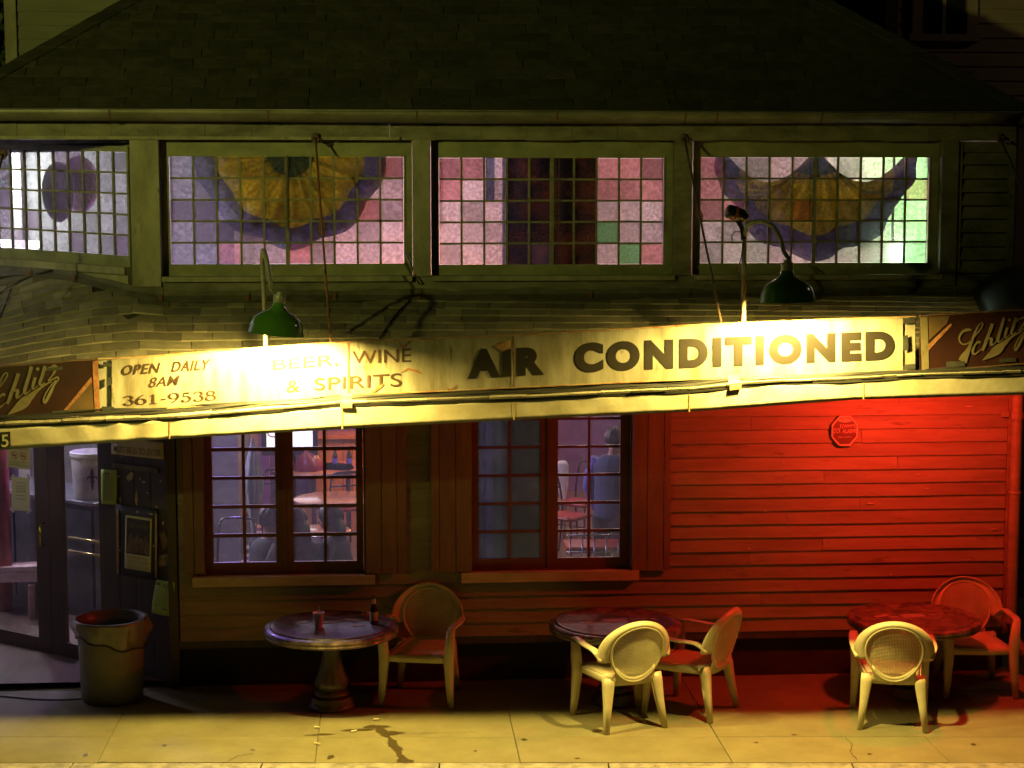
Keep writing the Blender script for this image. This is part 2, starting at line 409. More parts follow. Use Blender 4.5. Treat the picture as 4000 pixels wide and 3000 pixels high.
Mt['pink_wood'] = mat('pale_pink_wood', (.55, .36, .38), .6, var=.3, scale=6, stretch=(.4, 1, 3))
Mt['red_post'] = mat('red_painted_post', (.32, .05, .04), .5, var=.4, scale=5)
Mt['screen'] = emis('lit_board', (1.0, .97, 1.0), 2.2)
Mt['tube_lit'] = emis('lit_tube', (.93, .93, 1.0), 7.0)
Mt['green_lit'] = emis('lit_green_lens', (.62, 1.0, .62), 60.0)
Mt['neigh'] = mat('neighbour_siding', (.15, .15, .11), .75, var=.25, scale=4, stretch=(.4, 1, 2), rnd=.06)
Mt['neigh_brown'] = mat('brown_neighbour_siding', (.26, .19, .15), .8, var=.25, scale=4, stretch=(.4, 1, 2), rnd=.06)
Mt['leaf'] = mat('leaf', (.05, .075, .02), .5, var=.4, scale=3)

# ------------------------------------------------------------------ lettering meshes (flat print), made first while the scene is small
def text_points(body, offset=0.0, shear=0.0, space=1.0):
    cu = bpy.data.curves.new('t', 'FONT'); cu.body = body; cu.offset = offset; cu.shear = shear; cu.resolution_u = 6; cu.space_character = space
    o = bpy.data.objects.new('t', cu); sc.collection.objects.link(o)
    bpy.context.view_layer.update()
    dg = bpy.context.evaluated_depsgraph_get()
    m = bpy.data.meshes.new_from_object(o.evaluated_get(dg))
    vs = [tuple(v.co[:2]) for v in m.vertices]; fs = [tuple(p.vertices) for p in m.polygons]
    bpy.data.objects.remove(o); bpy.data.curves.remove(cu); bpy.data.meshes.remove(m)
    return vs, fs
def unit(vf):
    vs, fs = vf
    xs = [v[0] for v in vs]; ys = [v[1] for v in vs]
    x0, x1, y0, y1 = min(xs), max(xs), min(ys), max(ys)
    return [((x - x0) / (x1 - x0), (y - y0) / (y1 - y0)) for x, y in vs], fs
def ribbon(strokes, contrast=None):
    """strokes: lists of (x, y, width); contrast (thin, thick) sets widths by direction instead"""
    vs, fs = [], []
    for st in strokes:
        b = len(vs); n = len(st)
        for i, p in enumerate(st):
            q0, q1 = st[max(i - 1, 0)], st[min(i + 1, n - 1)]
            dx, dy = q1[0] - q0[0], q1[1] - q0[1]
            l = math.hypot(dx, dy) or 1
            w = p[2] if len(p) > 2 else lerp(contrast[0], contrast[1], (abs(dy) / l) ** 1.5)
            if contrast and (i in (0, n - 1)) and len(p) < 3: w *= 1.0
            vs += [(p[0] - dy / l * w / 2, p[1] + dx / l * w / 2), (p[0] + dy / l * w / 2, p[1] - dx / l * w / 2)]
        fs += [(b + 2 * i, b + 2 * i + 1, b + 2 * i + 3, b + 2 * i + 2) for i in range(n - 1)]
    return vs, fs
def smooth_line(pts, n=6):
    """Catmull-Rom through points that may carry a width"""
    out = []
    P = [pts[0]] + list(pts) + [pts[-1]]
    for i in range(1, len(P) - 2):
        for k in range(n):
            t = k / n
            out.append(tuple(.5 * ((2 * b) + (-a + c) * t + (2 * a - 5 * b + 4 * c - d) * t * t + (-a + 3 * b - 3 * c + d) * t ** 3)
                             for a, b, c, d in zip(P[i - 1], P[i], P[i + 1], P[i + 2])))
    out.append(tuple(pts[-1]))
    return out
def el(cx, cy, rx, ry, a0, a1, n=18):
    return [(cx + rx * math.cos(R(lerp(a0, a1, i / n))), cy + ry * math.sin(R(lerp(a0, a1, i / n)))) for i in range(n + 1)]
def dot(x, y, r): return [(x - r, y, 0.01), (x - r * .7, y, r * 1.4), (x, y, r * 2), (x + r * .7, y, r * 1.4), (x + r, y, 0.01)]
def serif_digits(s):
    vs, fs = [], []
    G = {
        '3': [el(.30, .76, .24, .22, 150, -80), el(.30, .29, .29, .27, 80, -155), dot(.09, .86, .07), dot(.08, .17, .08)],
        '6': [el(.33, .31, .28, .29, 0, 360, 26), smooth_line([(.05, .33), (.12, .62), (.30, .86), (.50, .97)])],
        '1': [[(.30, .02), (.30, .98)], [(.08, .80, .05), (.28, .93, .06)], [(.06, .03, .06), (.54, .03, .06)]],
        '-': [[(.04, .40, .10), (.36, .40, .10)]],
        '9': [el(.31, .69, .28, .29, 0, 360, 26), smooth_line([(.59, .67), (.52, .38), (.34, .14), (.14, .03)])],
        '5': [el(.28, .31, .28, .29, 118, -155), [(.14, .55, .05), (.17, .95, .05)], [(.15, .92, .12), (.52, .92, .12)], dot(.07, .17, .08)],
        '8': [el(.32, .75, .22, .22, 0, 360, 24), el(.32, .27, .28, .25, 0, 360, 24)]}
    W = {'3': .64, '6': .66, '1': .60, '-': .42, '9': .66, '5': .62, '8': .66}
    x = 0
    for ch in s:
        v, f = ribbon(G[ch], (.055, .155))
        b = len(vs)
        vs += [(p[0] + x, p[1]) for p in v]; fs += [tuple(i + b for i in q) for q in f]
        x += W[ch] + .13
    return vs, fs
def schlitz():
    """the slanted script word with its swash, drawn in the sign photo's units (y up)"""
    S = [
        [(1312, 640, 12), (1270, 632, 40), (1205, 650, 34), (1158, 705, 26), (1150, 760, 22), (1180, 808, 18), (1240, 812, 16), (1300, 772, 14), (1372, 690, 14), (1432, 610, 20), (1452, 560, 14), (1432, 546, 12), (1398, 580, 18), (1362, 650, 26), (1325, 740, 34), (1290, 830, 40), (1260, 900, 60), (1215, 975, 100), (1190, 1030, 116)],
        [(1422, 800, 34), (1400, 784, 26), (1362, 812, 22), (1330, 872, 34), (1324, 922, 32), (1352, 938, 20), (1400, 905, 12), (1440, 870, 8)],
        [(1578, 556, 44), (1530, 690, 42), (1480, 820, 42), (1448, 896, 30)],
        [(1490, 800, 10), (1530, 752, 20), (1568, 748, 34), (1560, 800, 36), (1562, 826, 26), (1600, 808, 12), (1640, 760, 8)],
        [(1728, 482, 40), (1690, 610, 40), (1650, 740, 40), (1652, 782, 26), (1690, 768, 12), (1720, 735, 8)],
        [(1772, 604, 36), (1748, 680, 36), (1742, 728, 26), (1772, 722, 12), (1800, 690, 8)],
        [(1778, 515, 6), (1790, 512, 34), (1808, 508, 34), (1820, 505, 6)],
        [(1884, 478, 40), (1850, 590, 38), (1822, 668, 34), (1840, 690, 18), (1880, 660, 10)],
        [(1852, 560, 12), (1900, 520, 14), (1940, 490, 14)],
        [(1938, 500, 12), (1985, 478, 34), (2010, 500, 30), (1985, 560, 26), (1935, 622, 14), (1920, 648, 12), (1962, 632, 16), (2030, 606, 18), (2032, 640, 16), (1990, 690, 24), (1940, 790, 36), (1888, 882, 30), (1866, 872, 20), (1885, 800, 16), (1950, 700, 14), (2010, 640, 12)],
        [(1452, 1016, 6), (1545, 955, 70), (1640, 885, 118), (1720, 815, 70), (1800, 745, 36), (1880, 690, 20), (1960, 655, 12)],
    ]
    v, f = ribbon([smooth_line(s, 5) for s in S])
    return [(x, -y) for x, y in v], f
TX = {}
for key, body, off, sh in [('OPEN', 'OPEN', .016, .28), ('DAILY', 'DAILY', .016, .28), ('8AM', '8AM', .006, .28), ('BEER', 'BEER,', 0, 0), ('WINE', 'WINE', .004, 0),
                           ('AND', '&', 0, 0), ('SPIRITS', 'SPIRITS', .004, 0), ('AIR', 'AIR', .066, 0), ('COND', 'CONDITIONED', .066, 0),
                           ('MUST', 'MUST BE 21 TO ENTER', .015, 0), ('NUM', '5', .01, 0), ('LOCK', 'LOCK', .02, 0), ('TOMMY', "TOMMY'S", .02, .2), ('ALARMS', 'ALARMS', .02, 0),
                           ('PHONE', '(985) 542-8431', .01, 0), ('GAL', 'Gal Holiday', .005, .25), ('OPB', 'OLD POINT BAR', 0, .1), ('SAT', 'SAT 2/15   9:30PM', 0, .1),
                           ('NOSMOKE', 'NO SMOKING', .02, 0)]:
    TX[key] = unit(text_points(body, off, sh, 1.27 if off > .05 else 1.10 if off > .015 else 1.0))
TX['PHONE_SERIF'] = unit(serif_digits('361-9538'))
TX['SCHLITZ'] = schlitz()
def print_on(mb, vf, quad, lift=(0, 0, 0)):
    """lay a unit lettering mesh on a quad of 3-D corners (bl, br, tr, tl)"""
    bl, br, tr, tl = [Vector(q) for q in quad]; lift = Vector(lift)
    vs = [lerp(lerp(bl, br, x), lerp(tl, tr, x), y) + lift for x, y in vf[0]]
    mb.add(vs, vf[1])
# ================================================================== THE SETTING: ground
def cf(s, d, z):                                   # camera-parallel street frame: s along the street, d away from the viewer
    p = CAM + RGT * s + FH * d
    return Vector((p.x, p.y, z))
KERB_D = 12.10
g = MB(); g.quad((-60, -60, -.14), (60, -60, -.14), (60, 60, -.14), (-60, 60, -.14))
structure(g.build('road', Mt['asphalt']))
b = MB()
b.hexa([cf(-9, KERB_D + .16, -.16), cf(8, KERB_D + .16, -.16), cf(8, 17.5, -.16), cf(-9, 17.5, -.16), cf(-9, KERB_D + .16, -.012), cf(8, KERB_D + .16, -.012), cf(8, 17.5, -.012), cf(-9, 17.5, -.012)])
sidewalk = structure(b.build('sidewalk', Mt['joint']))
# paving slabs: bays between the cross joints, two rows
joints = [-9.0, -7.3] + [(onZ(x, y).x - (-onZ(x, y).y) * 0.0) for x, y in ((420, 2900), (1240, 2900), (2015, 2900), (2815, 2900), (3635, 2900))] + [5.3, 7.2]
def slab_pt(jx, d):                                # the cross joints run square to the house wall
    pt = cf(0, d, 0)
    # intersect line X = jx with the street line at distance d
    y = (d - (Vector((jx, 0, 0)) - Vector((CAM.x, CAM.y, 0))).dot(FH)) / FH.y
    return Vector((jx, y, 0))
rows = [(KERB_D + .17, 12.862), (12.865, 14.1), (14.103, 15.4), (15.403, 17.4)]
for (d0, d1) in rows:
    for j0, j1 in zip(joints[:-1], joints[1:]):
        if d0 > 14 and (j0 > -2 or j1 > -1.5) and d0 > 15: continue
        dz = random.uniform(-.003, .002)
        c = [slab_pt(j0 + .0025, d0), slab_pt(j1 - .0025, d0), slab_pt(j1 - .0025, d1), slab_pt(j0 + .0025, d1)]
        s = MB(); s.hexa([p + Vector((0, 0, -.011)) for p in c] + [p + Vector((0, 0, dz)) for p in c])
        s.build('slab', Mt['concrete'], sidewalk, bevel=.004)
# kerb stones with a chipped edge
s0 = -8.0
while s0 < 7.5:
    s1 = s0 + random.uniform(1.2, 1.9)
    n = 14
    k = MB()
    pts = [lerp(s0, s1 - .012, i / n) for i in range(n + 1)]
    edge = [random.choice((0, 0, 0, .008, .02, .045)) * random.random() for _ in pts]
    for i in range(n):
        a, c_ = pts[i], pts[i + 1]; ea, ec = edge[i], edge[i + 1]
        k.hexa([cf(a, KERB_D, -.15), cf(c_, KERB_D, -.15), cf(c_, KERB_D + .155, -.15), cf(a, KERB_D + .155, -.15),
                cf(a, KERB_D + ea, -.004 - ea * .4), cf(c_, KERB_D + ec, -.004 - ec * .4), cf(c_, KERB_D + .155, -.002), cf(a, KERB_D + .155, -.002)])
    k.build('kerb_stone', Mt['kerb'], sidewalk)
    s0 = s1
# hairline cracks running through the slabs
for pts in ([(330, 2996), (365, 2985), (392, 2976), (421, 2972)], [(1540, 2866), (1640, 2864), (1760, 2861), (1880, 2858)], [(2560, 2992), (2700, 2986), (2790, 2990)], [(3300, 2880), (3330, 2905), (3322, 2940), (3352, 2972)], [(860, 2990), (930, 2952), (1000, 2940)]):
    P3 = [onZ(x, y, .0032) for x, y in pts]; fine = []
    for a, c in zip(P3[:-1], P3[1:]):
        for k in range(6): fine.append(lerp(a, c, k / 6) + Vector((random.uniform(-.008, .008), random.uniform(-.012, .012), 0)))
    m = MB(); v, f = ribbon([[(p.x, p.y, random.uniform(.002, .006)) for p in fine]])
    m.add([(x, y, .0032) for x, y in v], f); m.build('crack', Mt['foundation'], sidewalk)
# damp stains soaked into the paving: the same slabs' material gets darker, shinier patches with their own shapes
def damp(m, blobs):
    nt = m.node_tree; L = nt.links.new; bs = nt.nodes['Principled BSDF']
    tc = _n(nt, 'ShaderNodeTexCoord')
    nz = _n(nt, 'ShaderNodeTexNoise'); nz.inputs['Scale'].default_value = 7; nz.inputs['Detail'].default_value = 6
    L(tc.outputs['Object'], nz.inputs['Vector'])
    sub = _n(nt, 'ShaderNodeVectorMath', operation='SUBTRACT'); sub.inputs[1].default_value = (.5, .5, .5)
    L(nz.outputs['Color'], sub.inputs[0])
    scl = _n(nt, 'ShaderNodeVectorMath', operation='SCALE'); scl.inputs['Scale'].default_value = .10
    L(sub.outputs[0], scl.inputs[0])
    add = _n(nt, 'ShaderNodeVectorMath', operation='ADD'); L(tc.outputs['Object'], add.inputs[0]); L(scl.outputs[0], add.inputs[1])
    last = None
    for (x, y, rx, ry) in blobs:
        s1 = _n(nt, 'ShaderNodeVectorMath', operation='SUBTRACT'); s1.inputs[1].default_value = (x, y, 0); L(add.outputs[0], s1.inputs[0])
        s2 = _n(nt, 'ShaderNodeVectorMath', operation='MULTIPLY'); s2.inputs[1].default_value = (1 / rx, 1 / ry, 0); L(s1.outputs[0], s2.inputs[0])
        ln = _n(nt, 'ShaderNodeVectorMath', operation='LENGTH'); L(s2.outputs[0], ln.inputs[0])
        mr = _n(nt, 'ShaderNodeMapRange'); mr.inputs[1].default_value = .82; mr.inputs[2].default_value = 1.12; mr.inputs[3].default_value = 1; mr.inputs[4].default_value = 0
        L(ln.outputs['Value'], mr.inputs[0])
        if last is None: last = mr.outputs[0]
        else:
            mx = _n(nt, 'ShaderNodeMath', operation='MAXIMUM'); L(last, mx.inputs[0]); L(mr.outputs[0], mx.inputs[1]); last = mx.outputs[0]
    src = bs.inputs['Base Color'].links[0].from_socket
    mx = _n(nt, 'ShaderNodeMix', data_type='RGBA', blend_type='MULTIPLY'); mx.inputs[7].default_value = (.33, .28, .22, 1)
    L(last, mx.inputs[0]); L(src, mx.inputs[6]); L(mx.outputs[2], bs.inputs['Base Color'])
    rr = _n(nt, 'ShaderNodeMapRange'); rr.inputs[3].default_value = .8; rr.inputs[4].default_value = .45
    L(last, rr.inputs[0]); L(rr.outputs[0], bs.inputs['Roughness'])
blobs = []
trail = [(1480, 2846), (1500, 2866), (1518, 2884), (1536, 2902), (1550, 2920), (1558, 2938), (1564, 2956), (1572, 2976), (1566, 2996)]
tr_b = [(lerp(a[0], c[0], k / 4), lerp(a[1], c[1], k / 4), .030 + .014 * math.sin(i * 1.9 + k), .055) for i, (a, c) in enumerate(zip(trail[:-1], trail[1:])) for k in range(4)]
for (px, py, rx, ry) in tr_b + [(1470, 2838, .12, .05), (1400, 2850, .14, .04), (1588, 2972, .06, .05), (1295, 2955, .022, .06), (1250, 2868, .12, .03), (640, 2912, .02, .03), (980, 2930, .016, .02), (2050, 2890, .02, .02), (2950, 2900, .02, .02), (3400, 2945, .016, .02), (2250, 2960, .02, .02), (1850, 2930, .016, .02), (330, 2950, .02, .03), (3100, 2870, .016, .02), (2330, 2855, .05, .05), (3810, 2908, .02, .03), (1530, 2862, .10, .05)]:
    p = onZ(px, py); blobs.append((p.x, p.y, rx, ry))
damp(Mt['concrete'], blobs)

# ================================================================== THE BAR BUILDING
bar = thing('bar_building', 'old one-storey timber bar with clerestory windows, red-lit siding and shingle roof', 'building')
XL = onY(700, 2500).x                                # corner where the house wall turns to the entrance
XR = onY(3925, 2000).x
Z_FND = onY(2900, 2466).z
# main wall openings
w1x0, w1x1 = onY(800, 2000).x, onY(1420, 2000).x
w2x0, w2x1 = onY(1845, 2000).x, onY(2460, 2000).x
wz0a, wz0b = onY(1100, 2240).z, onY(2150, 2222).z
WZ1 = 2.50
def wall_boxes(mb, x0, x1, z0, z1, y0, y1, ops):
    xs = sorted({x0, x1} | {o[0] for o in ops} | {o[1] for o in ops})
    for a, c in zip(xs[:-1], xs[1:]):
        m = (a + c) / 2
        cuts = sorted([(o[2], o[3]) for o in ops if o[0] < m < o[1]])
        z = z0
        for q0, q1 in cuts:
            if q0 > z: mb.box(a, c, y0, y1, z, q0)
            z = q1
        if z < z1: mb.box(a, c, y0, y1, z, z1)
ops = [(w1x0, w1x1, wz0a, WZ1), (w2x0, w2x1, wz0b, WZ1)]
m = MB(); wall_boxes(m, XL, XR, Z_FND, 3.28, .03, .15, ops)
wall = m.build('wall', Mt['backing'], bar)
# lap siding, one board after another, each with its lower edge proud
PITCH_B = (onY(3200, 2185).z - onY(3200, 2131).z) * -1 if onY(3200, 2185).z < onY(3200, 2131).z else .113
PITCH_B = .1145
z = Z_FND + .004; i = 0
def plank(x0, x1, z0, z1):
    n = max(2, int((x1 - x0) / .35)); p = MB(); rr = random.Random(int(x0 * 100 + z0 * 1000))
    sag = rr.uniform(-.002, .002)
    pr = [.021 + rr.uniform(-.003, .003) for _ in range(n + 1)]
    dz = [rr.uniform(-.0016, .0016) + sag for _ in range(n + 1)]
    for k in range(n):
        a, c = lerp(x0, x1, k / n), lerp(x0, x1, (k + 1) / n)
        fs = [(0, 3, 2, 1), (4, 5, 6, 7), (0, 1, 5, 4), (2, 3, 7, 6)]
        if k == 0: fs.append((3, 0, 4, 7))
        if k == n - 1: fs.append((1, 2, 6, 5))
        p.add([(a, -pr[k], z0 + dz[k]), (c, -pr[k + 1], z0 + dz[k + 1]), (c, .029, z0), (a, .029, z0), (a, -.002, z1), (c, -.002, z1), (c, .029, z1), (a, .029, z1)], fs)
    p.build('plank', Mt['siding'], wall)
while z < 3.2:
    z1 = min(z + PITCH_B + .006, 3.26)
    segs = []
    xs = XL + .012
    for (a, c, q0, q1) in ops:
        if z1 > q0 - .02 and z < q1 + .02:
            segs.append((xs, a - .075)); xs = c + .075
    segs.append((xs, XR - .004))
    for (a, c) in segs:
        if c - a < .03: continue
        if c - a > 2.0:
            cut = a + (c - a) * (.3 + .4 * ((i * 7) % 5) / 4.0)
            if i % 3 != 1:
                plank(a, cut - .0015, z, z1); plank(cut + .0015, c, z, z1); continue
        plank(a, c, z, z1)
    z += PITCH_B; i += 1
for (cx_, cy_, w_) in ((3785, 1588, 34), (3322, 1742, 10), (3585, 1853, 14), (3620, 1908, 18), (3400, 1966, 30), (3880, 2067, 26), (2925, 2143, 20), (3060, 1808, 12), (2990, 1995, 16), (3480, 2245, 12)):
    p = onY(cx_, cy_, -.024); w = w_ / 940.
    m = MB(); m.add([p + Vector((-w, 0, .003)), p + Vector((-w * .3, -.003, -.006)), p + Vector((w, -.001, -.003)), p + Vector((w * .7, 0, .005))], [(0, 1, 2, 3)]); m.build('paint_chip', Mt['sill'], wall, solid=.001)
m = MB(); m.box(XL, XR, .05, .17, -.02, Z_FND); m.build('foundation', Mt['foundation'], bar)
m = MB(); m.box(XL - .02, XR, -.012, .049, Z_FND - .06, Z_FND + .002); m.build('water_table', Mt['dark_wood'], bar)
cbx = onY(3958, 2000).x
m = MB(); m.box(XR, cbx, -.035, .15, Z_FND - .05, 3.26); m.build('corner_board', Mt['siding'], bar, bevel=.003)
m = MB(); m.box(XL - .075, XL, -.035, .13, 0, 3.26); m.build('corner_board', Mt['dark_wood'], bar, bevel=.004)
# side wall running back on the far side
m = MB(); m.box(cbx - .12, cbx, .15, 9.4, -.02, 4.7); m.build('side_wall', Mt['backing'], bar)
m = MB(); m.box(cbx - .15, cbx - .121, .16, 9.2, .04, 4.71); structure(m.build('wall_right', Mt['wall_pale']))

# ------------------------------------------------------------------ casement windows with small panes
def casement(x0, x1, z0, z1, rows_z, cols_px, glass_left, glass_right):
    y = .055
    fr = MB()
    # casing round the opening
    fr.box(x0 - .07, x0, -.03, .14, z0 - .02, z1 + .07); fr.box(x1, x1 + .07, -.03, .14, z0 - .02, z1 + .07)
    fr.box(x0, x1, -.03, .14, z1, z1 + .07); fr.box(x0, x1, .0, .14, z0 - .03, z0)
    mid = (onY(cols_px[1][1], 2000, y).x + onY(cols_px[2][0], 2000, y).x) / 2
    fr.box(mid - .014, mid + .014, y - .03, y - .0205, z0, z1)
    win = fr.build('window', Mt['sash'], bar)
    for k, (lx0, lx1, cols) in enumerate(((x0 + .003, mid - .003, cols_px[:2]), (mid + .003, x1 - .003, cols_px[2:]))):
        gx = [(onY(a, 2000, y).x, onY(c, 2000, y).x) for a, c in cols]
        s = MB()
        s.box(lx0, gx[0][0], y - .02, y + .02, z0, z1); s.box(gx[1][1], lx1, y - .02, y + .02, z0, z1)
        s.box(gx[0][0], gx[1][1], y - .02, y + .02, z0, rows_z[0][0]); s.box(gx[0][0], gx[1][1], y - .02, y + .02, rows_z[-1][1], z1)
        s.box(gx[0][1], gx[1][0], y - .012, y + .012, rows_z[0][0], rows_z[-1][1])
        for r0, r1 in zip(rows_z[:-1], rows_z[1:]):
            for (a, c) in gx: s.box(a, c, y - .012, y + .012, r0[1], r1[0])
        s.build('sash', Mt['sash'], win)
        for (a, c) in gx:
            for (r0, r1) in rows_z:
                p = MB(); p.box(a - .003, c + .003, y - .002, y + .002, r0 - .003, r1 + .003)
                p.build('pane', Mt[glass_left if k == 0 else glass_right], win)
    return win
r1 = [(onY(1100, b_, .055).z, onY(1100, t_, .055).z) for t_, b_ in ((2095, 2193), (1983, 2082), (1871, 1970), (1760, 1859))]
pt = r1[2][0] - r1[1][0]
r1 += [(r1[3][0] + pt, r1[3][1] + pt), (r1[3][0] + 2 * pt, r1[3][1] + 2 * pt)]
casement(w1x0, w1x1, wz0a, max(WZ1, r1[-1][1] + .06) if r1[-1][1] + .03 > WZ1 else WZ1, r1, ((832, 948), (960, 1078), (1147, 1264), (1276, 1392)), 'pane', 'pane')
r2 = [(onY(2150, b_, .055).z, onY(2150, t_, .055).z) for t_, b_ in ((2078, 2178), (1969, 2068), (1860, 1959), (1750, 1850))]
pt = r2[2][0] - r2[1][0]
r2 += [(r2[3][0] + pt, r2[3][1] + pt), (r2[3][0] + 2 * pt, r2[3][1] + 2 * pt)]
casement(w2x0, w2x1, wz0b, WZ1, r2, ((1868, 1983), (1994, 2110), (2178, 2294), (2304, 2420)), 'pane_fog', 'pane')
# sills
for (a, c, t_, b_) in ((755, 1465, 2252, 2290), (1800, 2492, 2234, 2273)):
    m = MB(); m.box(onY(a, 2270).x, onY(c, 2270).x, -.075, .0, onY((a + c) / 2, b_, -.075).z, onY((a + c) / 2, t_, -.075).z)
    m.build('window_sill', Mt['sill'], bar, bevel=.004)
# board shutters: three boards and two rails each, hinged open against the siding
def shutter(px0, px1, cuts, z0):
    xs = [onY(p, 2000, -.05).x for p in [px0] + cuts + [px1]]
    r = MB(); r.box(xs[0] + .02, xs[-1] - .02, -.0405, -.022, z0 + .15, z0 + .24)
    sh = r.build('shutter', Mt['shutter'], bar)
    r = MB(); r.box(xs[0] + .02, xs[-1] - .02, -.0405, -.022, 2.2, 2.29); r.build('rail', Mt['shutter'], sh)
    for a, c in zip(xs[:-1], xs[1:]):
        dy = random.uniform(-.003, .003)
        p = MB(); p.box(a + .0025, c - .0025, -.066 + dy, -.041, z0 + random.uniform(-.004, .004), 2.52); p.build('plank', Mt['shutter'], sh, bevel=.003)
shutter(1428, 1588, [1490, 1550], onY(1500, 2238, -.05).z)
shutter(1682, 1843, [1716, 1780], onY(1760, 2232, -.05).z)
shutter(2468, 2620, [2527, 2591], onY(2540, 2226, -.05).z)
shutter(716, 796, [756], onY(750, 2240, -.05).z)

# ------------------------------------------------------------------ downpipe
dpx = onY(3962, 2000, -.09).x
m = MB(); m.sweep([(dpx, -.09, 3.2), (dpx, -.09, 1.2), (dpx, -.09, .45), (dpx + .02, -.095, .33), (dpx + .10, -.14, .2), (dpx + .2, -.2, .1), (dpx + .27, -.24, .06)], .048, 14)
dp = m.build('downpipe', Mt['siding'], bar, smooth=True, auto=50)
m = MB(); m.lathe([(.052, -.03), (.056, -.028), (.056, .028), (.052, .03)], 14, (dpx, -.09, onY(3960, 1622, -.09).z)); m.box(dpx - .12, dpx - .05, -.05, -.036, onY(3960, 1622, -.09).z - .02, onY(3960, 1622, -.09).z + .03)
m.build('pipe_strap', Mt['siding'], dp)
m = MB(); m.lathe([(.05, -.012), (.054, -.008), (.054, .008), (.05, .012)], 14, (dpx, -.09, onY(3960, 1923, -.09).z)); m.build('pipe_joint', Mt['siding'], dp)

# ------------------------------------------------------------------ clerestory: posts, beam, glazed windows
CY = .10                                              # glass plane, set back from the posts
ZB0 = onY(2000, 547).z                                # underside of the beam
ZG = onY(2000, 478).z
EAVE_Z = onY(2000, 450, -.2).z
m = MB()
n = 24
xa, xb = onY(-300, 500).x, onY(3965, 500).x
for k in range(n):
    a, c = lerp(xa, xb, k / n), lerp(xa, xb, (k + 1) / n)
    m.box(a, c - .002, -.035 - .004 * math.sin(k * 1.7), .16, ZB0 + .004 * math.sin(k * 2.3), ZG + .06)
beam = m.build('eave_beam', Mt['trim_dark'], bar)
m = MB(); m.box(xa, onY(1560, 548).x, -.055, -.036, ZB0 - .004, ZB0 + .022); m.build('beam_lip', Mt['trim'], bar)
Z_WS = onY(2000, 1112).z
Z_GB, Z_GT = onY(2000, 1031, CY).z, onY(2000, 613, CY).z
def post(px0, px1, z0, z1, y0=-.03, mt='trim'):
    m = MB(); m.box(onY(px0, 800).x, onY(px1, 800).x, y0, .15, z0, z1); m.build('post', Mt[mt], bar, bevel=.006)
post(513, 626, onY(560, 1120).z, ZB0 + .002)
post(1612, 1682, Z_WS + .07, ZB0 + .002)
post(2632, 2700, Z_WS + .07, ZB0 + .002, mt='trim_dark')
post(3672, 3738, Z_WS - .02, ZB0 + .002, mt='trim_dark')
# wall below the windows (behind the flashing) and boards
m = MB(); m.box(onY(513, 1100).x + .01, onY(3965, 1100).x, -.005, .15, 3.1, Z_WS + .0725); m.build('wall_below_clerestory', Mt['trim_dark'], bar)
PANES = {}
def clerestory(px0, px1, fx0, fx1, zt_px, zb_px, cols, rows, T, yl, kinds, chains=()):
    """window: frame > panes; T places it"""
    X = (lambda p: onY(p, 800, CY).x) if T is None else T['x']
    Zf = (lambda p: onY((px0 + px1) / 2, p, CY).z) if T is None else T['z']
    tr = None if T is None else T['T']
    x0, x1, f0, f1, zt, zb = X(px0), X(px1), X(fx0), X(fx1), Zf(zt_px), Zf(zb_px)
    y = yl
    top = (ZB0 + .014 if T is None else zt + .05) - .003
    sillz = Z_WS + .074 if T is None else zb - .085
    m = MB(tr)
    m.box(f0, x0, y - .03, y + .035, sillz, top); m.box(x1, f1, y - .03, y + .035, sillz, top)
    m.box(x0, x1, y - .03, y + .035, zt, top); m.box(x0, x1, y - .03, y + .035, sillz, zb)
    win = m.build('window', Mt['sash_green'], bar)
    mu = MB(tr)
    cw, ch = (x1 - x0) / cols, (zt - zb) / rows
    for c in range(1, cols):
        x = x0 + cw * c + random.uniform(-.002, .002); w = .0088
        if cols == 10 and c == 5: w = .016
        mu.box(x - w, x + w, y - .012, y + .010, zb, zt)
    for r_ in range(1, rows):
        zz = zb + ch * r_
        for c in range(cols):
            dz = random.uniform(-.0025, .0025)
            mu.box(x0 + cw * c + .007, x0 + cw * (c + 1) - .007, y - .011, y + .009, zz - .0082 + dz, zz + .0082 + dz)
    mu.build('muntin', Mt['muntin'], win)
    for r_ in range(rows):
        for c in range(cols):
            k = kinds.get((c, r_), 'pane_frost')
            if k == 'open': continue
            p = MB(tr); a, e = x0 + cw * c, zb + ch * r_
            tx, tz = random.uniform(-.002, .002), random.uniform(-.002, .002)
            p.hexa([(a + .004, y - .003 + tx, e + .004), (a + cw - .004, y - .003 - tx, e + .004), (a + cw - .004, y + .001 - tx, e + .004), (a + .004, y + .001 + tx, e + .004),
                    (a + .004, y - .003 + tz, e + ch - .004), (a + cw - .004, y - .003 + tz, e + ch - .004), (a + cw - .004, y + .001 + tz, e + ch - .004), (a + .004, y + .001 + tz, e + ch - .004)])
            p.build('pane', Mt[k], win)
    # sill board
    if T is None:
        m = MB(); m.box(f0 + .002, f1 - .002, -.05, CY - .031, Z_WS + .032, Z_WS + .076); m.build('sill', Mt['trim'], win, bevel=.006)
    # stay chains hanging inside the frame edge
    for (cx_px, ct, cb) in chains:
        ch_m = MB(tr); cx = X(cx_px); z_ = Zf(ct); k = 0
        while z_ > Zf(cb):
            pts = arc((cx, y - .03, z_), .0065, 0, 360, 8, (1, 0, 0) if k % 2 else (0, 1, 0), (0, 0, 1), .012)
            ch_m.sweep(pts, .0022, 4, cap=False, side=(0, 1, 0) if k % 2 else (1, 0, 0))
            z_ -= .019; k += 1
        ch_m.build('chain', Mt['rust_dark'], win)
    return win
rk = {}
kB = {(1, 1): 'pane_smoke', (0, 2): 'pane_smoke', (1, 2): 'pane_smoke', (2, 0): 'pane_pink', (5, 0): 'pane_pink', (3, 1): 'pane_smoke', (8, 2): 'pane_pink', (2, 1): 'pane_smoke', (9, 4): 'pane_pink'}
